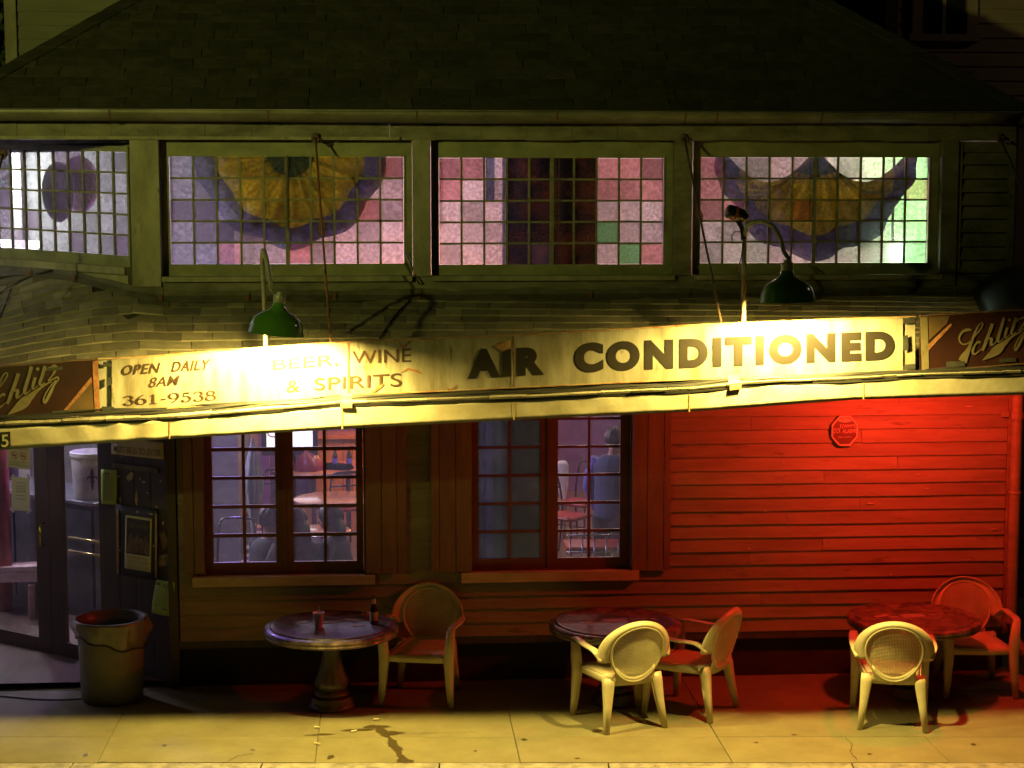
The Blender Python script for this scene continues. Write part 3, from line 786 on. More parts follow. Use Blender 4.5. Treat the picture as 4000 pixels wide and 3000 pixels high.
kC = {(0, 4): 'pane_pink', (0, 3): 'pane_pink', (1, 4): 'pane_pink', (9, 4): 'pane_pink', (9, 0): 'pane_pink', (8, 4): 'pane_pink', (4, 0): 'pane', (7, 4): 'pane_pink', (8, 3): 'pane_pink', (9, 3): 'pane_pink', (7, 3): 'pane_pink'}
for c in (3, 4, 5, 6):
    for r_ in range(5): kC[(c, r_)] = 'pane_dark'
kC[(4, 0)] = 'pane'; kC[(7, 1)] = 'pane_green_glint'; kC[(8, 0)] = 'pane_green_glint'
kD = {(0, 4): 'pane_pink', (0, 3): 'pane_pink', (1, 2): 'pane_pink', (9, 3): 'pane_pink', (4, 2): 'pane_pink', (0, 2): 'pane_pink', (8, 0): 'pane_milk', (7, 0): 'pane_milk'}
clerestory(664, 1577, 634, 1610, 612, 1031, 10, 5, None, CY, kB, ((674, 612, 895), (1120, 612, 895), (1126, 612, 900), (1572, 612, 900), (1584, 612, 905)))
clerestory(1714, 2591, 1684, 2630, 617, 1033, 10, 5, None, CY, kC, ((1726, 615, 890), (1719, 615, 890), (2168, 625, 890), (2182, 625, 880), (2584, 615, 895), (2596, 615, 900)))
clerestory(2734, 3624, 2704, 3670, 615, 1027, 10, 5, None, CY, kD, ((3160, 640, 900), (3628, 615, 850)))
# closed louvre shutter at the far end
lx0, lx1 = onY(3740, 800).x, onY(3962, 800).x
m = MB()
m.box(lx0, lx0 + .03, -.01, .05, Z_WS - .04, ZB0 - .003); m.box(lx1 - .05, lx1, -.01, .05, Z_WS - .04, ZB0 - .003); m.box(lx0 + .03, lx1 - .05, .0, .05, ZB0 - .09, ZB0 - .003); m.box(lx0 + .03, lx1 - .05, .045, .06, Z_WS - .04, ZB0 - .09)
lv = m.build('louvre_shutter', Mt['trim_dark'], bar)
zz = ZB0 - .095
while zz > Z_WS - .03:
    h = .112 + random.uniform(-.006, .006)
    p = MB(); p.hexa([(lx0 + .032, -.012, zz - h + .012), (lx1 - .052, -.012, zz - h + .012), (lx1 - .052, .004, zz - h + .012), (lx0 + .032, .004, zz - h + .012),
                      (lx0 + .032, .026, zz), (lx1 - .052, .026, zz), (lx1 - .052, .042, zz), (lx0 + .032, .042, zz)])
    p.build('slat', Mt['trim_dark'], lv); zz -= h

# ------------------------------------------------------------------ entrance wall, turned away from the street corner
CH = R(38)
C_LOW = Vector((XL - .07, .02, 0)); C_UP = Vector((onY(515, 800).x, .02, 0))
def chT(c): return lambda p: Vector((c.x + math.cos(CH) * p[0] + math.sin(CH) * p[1], c.y - math.sin(CH) * p[0] + math.cos(CH) * p[1], p[2]))
TL, TU = chT(C_LOW), chT(C_UP)
def ch_loc(px, py, c, off=0.0):
    """local (x, z) where the sight line meets the entrance wall pushed inward by off"""
    nrm = Vector((math.sin(CH), math.cos(CH), 0))
    p = on_plane(px, py, c + nrm * off, nrm)
    q = p - c
    return (math.cos(CH) * q.x - math.sin(CH) * q.y, p.z)
# upper turned window
def uz(p): return ch_loc(260, p, C_UP, .06)[1]
def ux(p): return ch_loc(p, 800, C_UP, .06)[0]
tilt = R(1.6)
def TUt(p):                                            # this window has sagged towards the corner post
    q = Vector(p); q.z += (-q.x) * math.tan(tilt) - .02
    return TU(q)
kA = {(c, r_): random.choice(('pane_thin', 'pane_thin', 'pane_thin', 'pane_smoke')) for c in range(13) for r_ in range(5)}
xr = ux(507); colw = (ux(507) - ux(0)) / 8.85
clerestory(507, 0, 516, 0, 592, 984, 13, 5, {'x': lambda p: xr if p == 507 else (xr + .03 if p == 516 else xr - 13 * colw), 'z': lambda p: uz(p), 'T': TUt}, .06, kA) if False else None
def clA():
    x1 = xr; x0 = xr - 13 * colw; zt, zb = uz(590), uz(985)
    T = {'x': lambda p: {1: x0, 2: x1, 3: x0 - .04, 4: x1 + .02}[p], 'z': lambda p: {5: zt, 6: zb}[p], 'T': TUt}
    return clerestory(1, 2, 3, 4, 5, 6, 13, 5, T, .06, kA)
winA = clA()
m = MB(TUt); m.box(xr - 13 * colw, xr + .02, -.04, .0, uz(985) - .15, uz(985) - .087); m.build('sill', Mt['trim'], winA, bevel=.006)
m = MB(TUt); m.box(xr - 13 * colw - .3, xr + .02, .001, .12, uz(985) - .62, uz(985) - .0855); m.build('wall_below_window', Mt['trim'], bar)
m = MB(TU); m.box(xr - 13 * colw - .3, xr + .04, -.02, .14, uz(590) + .06, ZG + .05); m.box(xr - 13 * colw - .3, xr + .04, .097, .139, uz(590) - .005, uz(590) + .06); m.build('wall_above_window', Mt['trim_dark'], bar)
# lower entrance wall: notice panel, then the glazed double door
def lx(px, py=2000, off=0.0): return ch_loc(px, py, C_LOW, off)[0]
def lz(px, py, off=0.0): return ch_loc(px, py, C_LOW, off)[1]
px_j = lx(398)                                           # door jamb
m = MB(TL); m.box(px_j, -.002, .02, .14, -.01, 3.0); panel = m.build('notice_panel', Mt['backing'], bar)
nb = 4
for k in range(nb):
    a, c = lerp(px_j, 0, k / nb), lerp(px_j, 0, (k + 1) / nb)
    p = MB(TL); p.box(a + .002, c - .002, .0, .019, 0.0, 2.9); p.build('plank', Mt['dark_wood'], panel, bevel=.003)
m = MB(TL); m.box(-3.6, px_j, .02, .14, 2.35, 3.0); m.build('door_header', Mt['dark_wood'], bar)
m = MB(TL); m.box(-3.6, px_j - 2.0, .02, .14, -.01, 2.35); m.build('entrance_wall', Mt['dark_wood'], bar)
m = MB(TL); m.box(-3.6, px_j, -.03, .14, -.02, .035); m.build('door_step', Mt['foundation'], bar)
dT = .07
xs_ = [lx(-330, 2000, dT), lx(145, 2000, dT), lx(198, 2000, dT), lx(250, 2000, dT), lx(395, 2000, dT)]
zbt = lz(320, 2520, dT)
def leaf(gx0, gx1, x0, x1):
    m = MB(TL)
    m.box(x0, gx0, dT - .022, dT + .022, .04, 2.345); m.box(gx1, x1, dT - .022, dT + .022, .04, 2.345)
    m.box(gx0, gx1, dT - .022, dT + .022, .04, zbt); m.box(gx0, gx1, dT - .022, dT + .022, 2.2, 2.345)
    d = m.build('door', Mt['door_wood'], bar)
    p = MB(TL); p.box(gx0, gx1, dT - .003, dT + .003, zbt, 2.2); p.build('pane', Mt['pane_door'], d)
    return d
dl = leaf(xs_[0] + .1, xs_[1], xs_[0], xs_[2] - .002)
dr = leaf(xs_[3], xs_[4] - .004, xs_[2] + .002, px_j - .003)
m = MB(TL); hx = lx(183, 2100, dT); m.sweep([(hx, dT - .03, lz(183, 2040, dT)), (hx, dT - .075, lz(183, 2048, dT)), (hx, dT - .075, lz(183, 2120, dT)), (hx, dT - .03, lz(183, 2128, dT))], .012, 8); m.build('door_handle', Mt['brass'], dl, smooth=True)
for (ya, yb) in ((2115, 2125), (2168, 2180)):
    m = MB(TL); m.sweep([(xs_[3] - .01, dT + .055, lz(320, ya, dT)), (xs_[4], dT + .055, lz(320, ya, dT))], .013, 10); m.build('push_bar', Mt['brass'], dr, smooth=True)

# ------------------------------------------------------------------ gutter and main roof
GY = -.16
gx0, gx1 = onY(-400, 460, GY).x, onY(3978, 460, GY).x
gz = onY(2000, 462, GY).z
m = MB()
prof = [(-.075, .055), (-.085, .05), (-.075, .02), (-.045, -.02), (0, -.035), (.045, -.02), (.07, .02), (.075, .055)]
n = 30
m.grid(lambda u, v: (lerp(gx0, gx1, u), GY + prof[int(round(v * 7))][0], gz + prof[int(round(v * 7))][1] + .006 * math.sin(u * 9)), n, 7)
gut = m.build('gutter', Mt['gutter'], bar, smooth=True, solid=.004)
m = MB(); m.sweep([(gx0, GY - .083, gz + .056), (gx1, GY - .083, gz + .056)], .007, 6); m.build('gutter_bead', Mt['gutter'], gut, smooth=True)
for px in (433, 1050, 1628, 2173, 2672, 2795, 3203, 3716):
    x = onY(px, 460, GY).x
    m = MB(); m.grid(lambda u, v: (x - .008 + .016 * u, GY + prof[int(round(v * 7))][0] * 1.05, gz - .002 + prof[int(round(v * 7))][1] * 1.06), 1, 7); m.build('gutter_strap', Mt['rust_dark'], gut, solid=.004)
RS = R(36.5)                                             # roof slope
EY, EZ = -.22, gz + .075
def roofpt(x, q, lift=0.0): return Vector((x, EY + q * math.cos(RS) - lift * math.sin(RS), EZ + q * math.sin(RS) + lift * math.cos(RS)))
HX0, HX1 = onY(-235, 437).x, onY(4000, 440).x             # eave corners; hips run in at 45 degrees
def hip(q): return (HX0 + q * math.cos(RS), HX1 - q * math.cos(RS))
QMAX = 3.6
m = MB()
a0, a1 = hip(0); b0, b1 = hip(QMAX)
m.hexa([roofpt(a0, 0, -.05), roofpt(a1, 0, -.05), roofpt(b1, QMAX, -.05), roofpt(b0, QMAX, -.05), roofpt(a0, 0, -.004), roofpt(a1, 0, -.004), roofpt(b1, QMAX, -.004), roofpt(b0, QMAX, -.004)])
# the hip faces behind
ml = MB(); mrr = MB()
bk0 = Vector((HX0, 9.5, EZ)); bk1 = Vector((HX1, 9.5, EZ))
roof = m.build('roof', Mt['deck'], bar)
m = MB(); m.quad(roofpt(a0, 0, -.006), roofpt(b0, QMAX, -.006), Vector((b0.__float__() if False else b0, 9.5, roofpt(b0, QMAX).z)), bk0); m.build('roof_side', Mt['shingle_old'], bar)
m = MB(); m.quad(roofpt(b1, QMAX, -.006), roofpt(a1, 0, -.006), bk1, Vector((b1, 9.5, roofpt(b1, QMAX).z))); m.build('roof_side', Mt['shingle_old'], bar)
m = MB(); m.box(HX0 + .05, HX1 - .05, -.2, 9.4, gz + .03, gz + .06); m.build('eave_soffit', Mt['trim_dark'], bar)
EXPO = .142
def shingle_geo(mb, P, x0, x1, q0, q1, t=.009, skew=0.0, lim=None):
    """one shingle: thick at its lower edge, thin where the next course covers it"""
    xa, xb = (x0 + skew, x1 + skew) if lim is None else (max(x0 + skew, lim[0]), min(x1 + skew, lim[1]))
    mb.add([P(x0, q0, .0), P(x1, q0, .0), P(x1, q0, t), P(x0, q0, t), P(xa, q1, .0015), P(xb, q1, .0015)],
           [(0, 1, 2, 3), (3, 2, 5, 4), (0, 3, 4), (1, 5, 2)])
rs = random.Random(11)
shs = []
k = 0
while k * EXPO < QMAX - .2:
    q0 = k * EXPO
    h0, h1 = hip(q0)
    x = h0 + .02 - rs.random() * .3 + .3 * 0
    x = h0 + .03
    w = rs.uniform(.08, .3)
    while x < h1 - .03:
        x1 = min(x + w, h1 - .03)
        shs.append((x, x1, q0 + rs.uniform(-.004, .002), min(q0 + EXPO + .02, QMAX), rs.uniform(.006, .011), rs.uniform(-.01, .01)))
        x = x1 + .003; w = rs.choice((.15, .2, .26, .31, .36))
    k += 1
vis = []
rest = MB()
for s in shs:
    c = roofpt((s[0] + s[1]) / 2, (s[2] + s[3]) / 2)
    d = c - CAM
    px = 2000 + FPX * d.dot(RGT) / d.dot(FWD); py = 1500 - FPX * d.dot(UPV) / d.dot(FWD)
    vis.append((0 if (-60 < px < 4060 and py > -25) else 1, px, s))
inview = [v for v in vis if v[0] == 0]
inview.sort(key=lambda v: (v[1] > 2900, v[1]))            # the lit ones at the left can be told apart best
for n_, v in enumerate(inview + [v for v in vis if v[0]]):
    s = v[2]
    if n_ < min(300, len(inview)):
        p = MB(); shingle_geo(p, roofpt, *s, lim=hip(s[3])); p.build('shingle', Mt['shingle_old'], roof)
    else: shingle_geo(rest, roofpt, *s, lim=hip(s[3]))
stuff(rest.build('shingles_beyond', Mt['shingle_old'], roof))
# hip caps
for side in (0, 1):
    q = 0.05
    while q < 2.4:
        h = hip(q)[side]; h2 = hip(q + .24)[side]; sg = 1 if side == 0 else -1
        A, B_ = roofpt(h, q, .016), roofpt(h2, q + .24, .009)
        wv = Vector((sg * .10, -.0, -.0)); wv2 = Vector((-sg * .02, .10, -.01))
        p = MB()
        dn = Vector((sg * .075, -.075 * 0, -.0))
        a2 = roofpt(h + sg * .16, q - .0, .014); b2 = roofpt(h2 + sg * .16, q + .24, .008)
        c2 = A + Vector((-sg * .08, .0, -.068)); d2 = B_ + Vector((-sg * .08, .0, -.068))
        p.add([A, B_, b2, a2, c2, d2], [(0, 1, 2, 3), (0, 4, 5, 1)])
        p.build('hip_cap', Mt['shingle_old'], roof, solid=.008)
        q += .2

# ------------------------------------------------------------------ the room inside
m = MB(); m.add([(-9, .06, .05), (cbx - .12, .06, .05), (cbx - .12, 9.3, .05), (-9, 9.3, .05)], [(0, 1, 2, 3)]); structure(m.build('floor', Mt['floor_in']))
m = MB(); m.box(-9.2, cbx - .12, 9.2, 9.3, 0, 4.75); structure(m.build('wall_back', Mt['wall_pale']))
m = MB(); m.box(-9.1, cbx - .16, 9.12, 9.19, .05, 2.6); structure(m.build('wall_back_violet_lit', Mt['wall_violet_lit']))  # added lower wall layer that carries the violet light as paint
m = MB(); m.box(cbx - .18, cbx - .151, .5, 9.1, .05, 2.6); structure(m.build('wall_right_violet_lit', Mt['wall_violet_lit']))
m = MB(); m.quad((-9.2, -.05, 4.72), (-9.2, 9.3, 4.72), (cbx - .12, 9.3, 4.72), (cbx - .12, -.05, 4.72)); structure(m.build('ceiling', Mt['ceil_in']))
m = MB(); m.box(-9.3, -9.1, 1.5, 9.3, 0, 4.75); structure(m.build('wall_side', Mt['wall_pale']))
# ================================================================== STREET CANOPY
canopy = thing('street_canopy', 'sagging shingled canopy over the pavement with a pale metal fascia', 'canopy')
DF, DS = 12.45, 12.54
TOPL = [(-400, 1684), (0, 1662), (700, 1632), (1340, 1577), (2000, 1557), (2700, 1523), (3000, 1492), (3300, 1484), (3600, 1466), (4000, 1456), (4400, 1445)]
BOTL = [(-400, 1782), (0, 1757), (800, 1706), (1400, 1672), (1844, 1649), (2160, 1633), (2700, 1608), (3340, 1561), (4000, 1542), (4400, 1530)]
def eave(px): return onD(px, interp(TOPL, px), DF - .014)
# where the roof meets the house: along the wall, then back along the turned entrance wall
def roof_top(px):
    if px >= 640: 
        p = onY(px, 1152, -.03); return Vector((p.x, -.03, 3.245))
    zt = interp([(-400, 3.36), (0, 3.40), (150, 3.42), (330, 3.38), (520, 3.28), (640, 3.245)], px)
    nrm = Vector((math.sin(CH), math.cos(CH), 0))
    # line of sight in plan, meeting the entrance wall
    p = on_plane(px, 1100, C_UP - nrm * .03, nrm) if px < 515 else onY(px, 1100, -.03)
    return Vector((p.x, p.y, zt))
def canopy_len(px): return (roof_top(px) - eave(px)).length
def cpt(px, q, lift=0.0):
    e, t = eave(px), roof_top(px)
    L_ = (t - e).length
    p = e + (t - e) * (q / L_)
    lin = onD(px, lerp(1684, 1445, (px + 400) / 4800), DF - .014).z
    p.z += (lin - e.z) * max(0.0, 1 - q / L_) * min(1.0, max(0.0, q) / .4)
    return p + Vector((0, 0, lift)) + Vector((0, -lift * .35, 0))
def course(px, k):                                        # courses stay parallel to the eave
    return k * EXPO
m = MB()
xs = [-400 + 100 * i for i in range(49)]
m.grid(lambda u, v: cpt(-400 + 4800 * u, canopy_len(-400 + 4800 * u) * v, -.012), 48, 6)
deck = m.build('roof_deck', Mt['deck'], canopy, solid=.02)
rs = random.Random(5)
rest = MB(); cnt = 0; cand = []
for k in range(26):
    px = -390 - rs.random() * 60
    while px < 4400:
        w = rs.choice((52, 68, 84, 100, 120, 145))
        x1 = min(px + w, 4400)
        q0 = k * EXPO + rs.uniform(-.004, .003)
        Ls = min(canopy_len(px), canopy_len(x1))
        if k * EXPO < Ls - .03:
            c = cpt((px + x1) / 2, q0 + EXPO / 2)
            d = c - CAM
            py = 1500 - FPX * d.dot(UPV) / d.dot(FWD); pxx = 2000 + FPX * d.dot(RGT) / d.dot(FWD)
            signtop = interp([(0, 1435), (380, 1404), (1360, 1336), (2005, 1311), (2640, 1276), (3570, 1238), (4000, 1212)], pxx)
            seen = -40 < pxx < 4040 and (py < signtop + 8 or k == 0)
            cand.append((seen, k, px, x1, q0, min(q0 + EXPO + .02, canopy_len((px + x1) / 2)), rs.uniform(.009, .016)))
        px = x1 + 1.2
cand.sort(key=lambda c: (not c[0], c[2] > 2800))
for n_, (seen, k, x0, x1, q0, q1, t) in enumerate(cand):
    tgt = MB() if (seen and n_ < 300) else rest
    n = 1
    shingle_geo(tgt, cpt, x0, x1, q0, q1, t, rs.uniform(-4, 4))
    if tgt is not rest: tgt.build('shingle', Mt['shingle'], deck)
stuff(rest.build('shingles_behind_sign', Mt['shingle'], deck))
# rounded saddle where the canopy roof turns, its shade put into the black colour
m = MB()
sc0 = onY(3925, 1150, -.3)
def saddle(u, v):
    a = math.pi * (v)                                     # half dome, flattened
    px = lerp(3795, 4350, u)
    base = cpt(px, canopy_len(px) * lerp(.42, 1.0, v), .0)
    hgt = .30 * math.sin(math.pi * min(1, u * 1.15 + .0)) ** .6 * math.sin(math.pi * (.08 + v * .62)) ** .8
    return base + Vector((.16 * (1 - v) * (1 - u), -.06 * hgt, hgt))
m.grid(saddle, 20, 12)
m.build('roof_saddle', Mt['black'], canopy, smooth=True, solid=.01)
# flashing strips along the wall
fx = [-400, -120, 130, 305, 640, 980, 1320, 1650, 2320, 2700, 3060, 3400, 3740, 4000]
for a, c in zip(fx[:-1], fx[1:]):
    m = MB(); n = max(3, int((c - a) / 60)); w0 = random.uniform(-.006, .008)
    def fl(u, v, a=a, c=c):
        px = lerp(a, c - 3, u); L_ = canopy_len(px)
        wob = .010 * math.sin(px * .013) + .008 * math.sin(px * .031)
        if v > .5: return roof_top(px) + Vector((0, -.002, .055 + wob))
        if v > .2: return cpt(px, L_ - .02, .022)
        return cpt(px, L_ - .12 + wob, .014 + abs(wob) * .6)
    m.grid(fl, n, 3); m.build('flashing', Mt['flashing'], canopy, solid=.004)
    m = MB(); px = c - 8; L_ = canopy_len(px)
    m.quad(cpt(px - 12, L_ - .115, .024), cpt(px, L_ - .115, .024), cpt(px, L_ - .02, .03), cpt(px - 12, L_ - .02, .03)); m.build('flashing_lap', Mt['rust'], canopy, solid=.002)
# fascia: long dented metal strip
def fas(u, v):
    px = lerp(-400, 4400, u)
    t, b_ = onD(px, interp(TOPL, px) + 3, DF), onD(px, interp(BOTL, px), DF)
    p = lerp(b_, t, v)
    dent = .006 * math.sin(px * .045) * math.exp(-((px - 560) / 190) ** 2) + .0018 * math.sin(px * .011) + .0012 * math.sin(px * .037 + v * 3) + .005 * math.exp(-((px - 3150) / 120) ** 2) * math.sin(v * 3)
    return p - FH * dent + Vector((0, 0, .004 * math.sin(px * .018) * (v > .99)))
m = MB(); m.grid(fas, 240, 5)
fascia = m.build('fascia', Mt['fascia'], canopy, smooth=True, solid=.006)
for a in (660, 1335, 2005, 2690, 3370):
    m = MB(); m.grid(lambda u, v: fas((a + 400 + 5 * u) / 4800, v) - FH * .0055, 1, 4); m.build('fascia_seam', Mt['sign_edge'], fascia)
# bracket straps over the edge below each lamp
for a in (1330, 2850):
    t, t2 = eave(a), eave(a + 45)
    m = MB(); m.hexa([t + Vector((0, -.01, -.03)), t2 + Vector((0, -.01, -.03)), t2 + Vector((0, .12, .045)), t + Vector((0, .12, .045)), t + Vector((0, -.01, .0)), t2 + Vector((0, -.01, .0)), t2 + Vector((0, .12, .075)), t + Vector((0, .12, .075))])
    m.build('edge_bracket', Mt['sign_edge'], canopy)
m = MB(); m.grid(lambda u, v: lerp(onD(lerp(-400, 4400, u), interp(TOPL, lerp(-400, 4400, u)), DF + .02) - Vector((0, 0, .05)), roof_top(lerp(-400, 4400, u)) + Vector((0, 0, -.42)), v), 24, 2)
m.build('soffit', Mt['soffit'], canopy, solid=.012)
# iron rods that hold the canopy up, each with an eye plate on the beam
def rod(pts, mtl='rust_dark', turn=None, top=True, rad=.009):
    m = MB(); m.sweep(pts, rad, 8)
    r_ = m.build('tie_rod', Mt[mtl], canopy, smooth=True)
    if turn is not None:
        c = lerp(Vector(pts[0]), Vector(pts[-1]), turn); d = (Vector(pts[-1]) - Vector(pts[0])).normalized()
        q = MB(); q.sweep(arc(c, .02, 0, 360, 16, (1, 0, 0), d, .06), .006, 6, cap=False, side=(0, 1, 0)); q.build('turnbuckle', Mt['rust'], r_, smooth=True)
    if top:
        q = MB(); t = Vector(pts[0]); q.lathe([(0, -.012), (.036, -.012), (.036, .0), (.018, .012), (0, .016)], 14); 
        for i in range(len(q.v)): x, y, z = q.v[i]; q.v[i] = (t.x + x, t.y - z + .01, t.z + y)
        q.sweep(arc(t + Vector((0, -.03, -.02)), .026, 0, 360, 14, (1, 0, 0), (0, .3, .95)), .007, 6, cap=False); q.build('eye_plate', Mt['rust_dark'], r_, smooth=True)
rod([onY(1232, 535, -.07), onD(1262, 940, 13.4), onD(1292, 1345, 12.86)], 'rust', turn=.46)
rod([onY(2673, 538, -.07), onD(2745, 900, 13.4), onD(2818, 1262, 12.86)], 'rust_dark', turn=.44)
rod([onY(3905, 535, -.07), onD(3990, 720, 13.5), onD(4110, 1000, 12.95)], 'black')
rod([onY(12, 600, -.12), onD(-60, 900, 13.4), onD(-120, 1400, 12.9)], 'black')
# black cables bundled along the foot of the signs, and loose runs across the shingles
def cable(pts, r=.008, mtl='black', name='cable', sm=True):
    m = MB(); m.sweep(pts, r, 6); m.build(name, Mt[mtl], canopy, smooth=sm)
for j in range(4):
    pts = []
    for px in range(-300, 4400, 60):
        q = .05 + .022 * j + .006 * math.sin(px * .02 + j * 2)
        pts.append(cpt(px, q, .010 + .006 * (j % 2) + .006 * math.sin(px * .013 + j)))
    cable(pts, .011 if j < 3 else .009)
def over_roof(pts_px):
    out = []
    for px, py in pts_px:
        # sight line meets the canopy roof: march
        r_ = ray(px, py).normalized(); best = None
        for i in range(900):
            p = CAM + r_ * (12.0 + i * .005)
            d = (p - CAM).dot(FH); s = (p - CAM).dot(RGT)
            e, t = eave(px), roof_top(px)
            de, dt = (e - CAM).dot(FH), (t - CAM).dot(FH)
            u = (d - de) / (dt - de)
            if u >= 0 and p.z <= lerp(e.z, t.z, u) + .012: best = p; break
        if best is None: best = onY(px, py, -.05)
        out.append(best)
    return out
cable(over_roof([(1480, 1330), (1520, 1262), (1555, 1215), (1590, 1185), (1620, 1150), (1640, 1118)]) + [onY(1635, 1105, -.07), onY(1612, 1050, -.0), onY(1585, 985, .03)], .006)
cable(over_roof([(-20, 1290), (20, 1190), (42, 1130), (85, 1098), (130, 1075)]) + [on_plane(200, 1055, C_UP - Vector((.05, .06, 0)), Vector((math.sin(CH), math.cos(CH), 0)))], .010)
cable(over_roof([(-20, 1160), (30, 1125), (80, 1095), (150, 1068)]), .007)
cable(over_roof([(3000, 1215), (3120, 1175), (3235, 1120)]) + [onY(3200, 1075, -.05), onY(3160, 1035, .0)], .006, 'rust_dark')

# ================================================================== SIGNS on the canopy
TOPS = [(-400, 1470), (0, 1434), (380, 1404), (435, 1406), (1360, 1337), (2005, 1311), (2640, 1276), (3575, 1239), (3590, 1236), (4000, 1212), (4400, 1188)]
BOTS = [(-400, 1672), (0, 1640), (395, 1612), (435, 1609), (1360, 1543), (2005, 1513), (2640, 1483), (3575, 1446), (3590, 1450), (4000, 1419), (4400, 1390)]
def sgn(px, v, off=0.0): return lerp(onD(px, interp(BOTS, px), DS + off), onD(px, interp(TOPS, px), DS + off), v)
def sign_panel(px0, px1, mtl, parent, name='panel', n=10, bow=.0012, off=0.0):
    ph = random.random() * 6
    def f(u, v): return sgn(lerp(px0, px1, u), v, off - bow * math.sin(u * 9 + ph) * math.sin(v * 3))
    m = MB(); m.grid(f, n, 3); return m.build(name, Mt[mtl], parent, smooth=False, solid=.012)
def sign_frame(px0, px1, parent, mtl='sign_edge'):
    m = MB(); pts = [px0 + (px1 - px0) * i / 24 for i in range(25)]
    m.sweep([sgn(p, 1.0) + Vector((0, .01, .004 + .003 * math.sin(p * .05))) for p in pts], (.022, .007), 6, sq=.6); m.build('top_edge', Mt[mtl], parent)
    m = MB(); m.sweep([sgn(p, 0.0) + Vector((0, .01, -.002)) for p in pts], (.022, .006), 6, sq=.6); m.build('bottom_edge', Mt[mtl], parent)
    # back of the box
    m = MB(); m.grid(lambda u, v: sgn(lerp(px0, px1, u), v * .96 + .01, .05), 12, 1); m.build('back_sheet', Mt['flashing'], parent, solid=.01)
LIFT = -FH * .0068
sign = thing('canopy_sign', 'long cream metal sign reading AIR CONDITIONED along the canopy edge', 'sign')
for a, c in ((437, 748), (749, 1359), (1361, 2004), (2006, 2639), (2641, 3526)): sign_panel(a, c, 'sign', sign)
sign_panel(384, 436, 'sign', sign, 'end_cap', 4, 0, .012); sign_panel(3528, 3574, 'sign', sign, 'end_cap', 4, 0, .008)
sign_frame(384, 3576, sign)
def islands(vf):
    vs, fs = vf; par = list(range(len(vs)))
    def find(i):
        while par[i] != i: par[i] = par[par[i]]; i = par[i]
        return i
    for f in fs:
        for k in f[1:]: par[find(f[0])] = find(k)
    out = {}
    for f in fs: out.setdefault(find(f[0]), []).append(f)
    res = []
    for fl in out.values():
        ids = sorted({i for f in fl for i in f}); mp = {i: k for k, i in enumerate(ids)}
        res.append(([vs[i] for i in ids], [tuple(mp[i] for i in f) for f in fl]))
    return res
def letters(key, x0, x1, tl, bl, tr, br, mtl, name='lettering'):
    quad = (onD(x0, bl, DS), onD(x1, br, DS), onD(x1, tr, DS), onD(x0, tl, DS))
    for part in islands(TX[key]):
        m = MB(); print_on(m, part, quad, LIFT * 1.35); m.build('letter', Mt[mtl], sign)
letters('OPEN', 478, 628, 1427, 1466, 1416, 1456, 'letter_brown'); letters('DAILY', 670, 824, 1413, 1453, 1402, 1443, 'letter_brown')
letters('8AM', 582, 704, 1475, 1514, 1464, 1504, 'letter_brown'); letters('PHONE_SERIF', 483, 846, 1546, 1584, 1524, 1563, 'letter_brown')
letters('BEER', 1066, 1322, 1405, 1452, 1382, 1432, 'letter_brown'); letters('WINE', 1376, 1607, 1372, 1421, 1360, 1414, 'letter_brown')
letters('AND', 1120, 1172, 1487, 1533, 1483, 1530, 'letter_brown'); letters('SPIRITS', 1228, 1569, 1477, 1525, 1456, 1509, 'letter_brown')
letters('AIR', 1826, 2126, 1364, 1480, 1354, 1463, 'letter_black'); letters('COND', 2246, 3492, 1339, 1456, 1290, 1405, 'letter_black')
# rust streaks and tape
def patch(pts, mtl, parent, name, lift=1.5):
    m = MB(); m.add([onD(x, y, DS) + LIFT * lift for x, y in pts], [tuple(range(len(pts)))]); m.build(name, Mt[mtl], parent)
patch([(1560, 1334), (1575, 1352), (1600, 1330), (1608, 1333), (1578, 1362), (1566, 1352), (1555, 1338)], 'rust', sign, 'rust_streak')
patch([(1560, 1457), (1595, 1436), (1630, 1445), (1655, 1462), (1628, 1454), (1594, 1444)], 'rust', sign, 'rust_streak')
patch([(1445, 1535), (1488, 1502), (1502, 1497), (1492, 1512), (1456, 1537)], 'rust', sign, 'rust_streak')
patch([(1738, 1512), (1762, 1520), (1788, 1500), (1784, 1508), (1766, 1530), (1752, 1524)], 'rust', sign, 'rust_streak')
patch([(1999, 1312), (2008, 1312), (2010, 1510), (2002, 1511), (2005, 1430), (1996, 1350)], 'rust_dark', sign, 'rust_streak')
patch([(1357, 1340), (1364, 1340), (1366, 1541), (1359, 1541)], 'rust', sign, 'rust_streak')
patch([(1930, 1350), (1990, 1325), (1998, 1322), (1996, 1360), (1960, 1372)], 'sign_edge', sign, 'bent_flap')
for pts in ([(405, 1412), (438, 1420), (436, 1432), (402, 1432)], [(417, 1478), (440, 1470), (440, 1500), (418, 1512)], [(398, 1587), (447, 1588), (447, 1607), (402, 1609)],
            [(3527, 1245), (3574, 1240), (3574, 1262), (3524, 1266)], [(3525, 1312), (3545, 1308), (3547, 1366), (3526, 1372)], [(3528, 1424), (3574, 1420), (3574, 1442), (3526, 1446)]):
    patch(pts, 'tape', sign, 'tape_patch', 1.7)
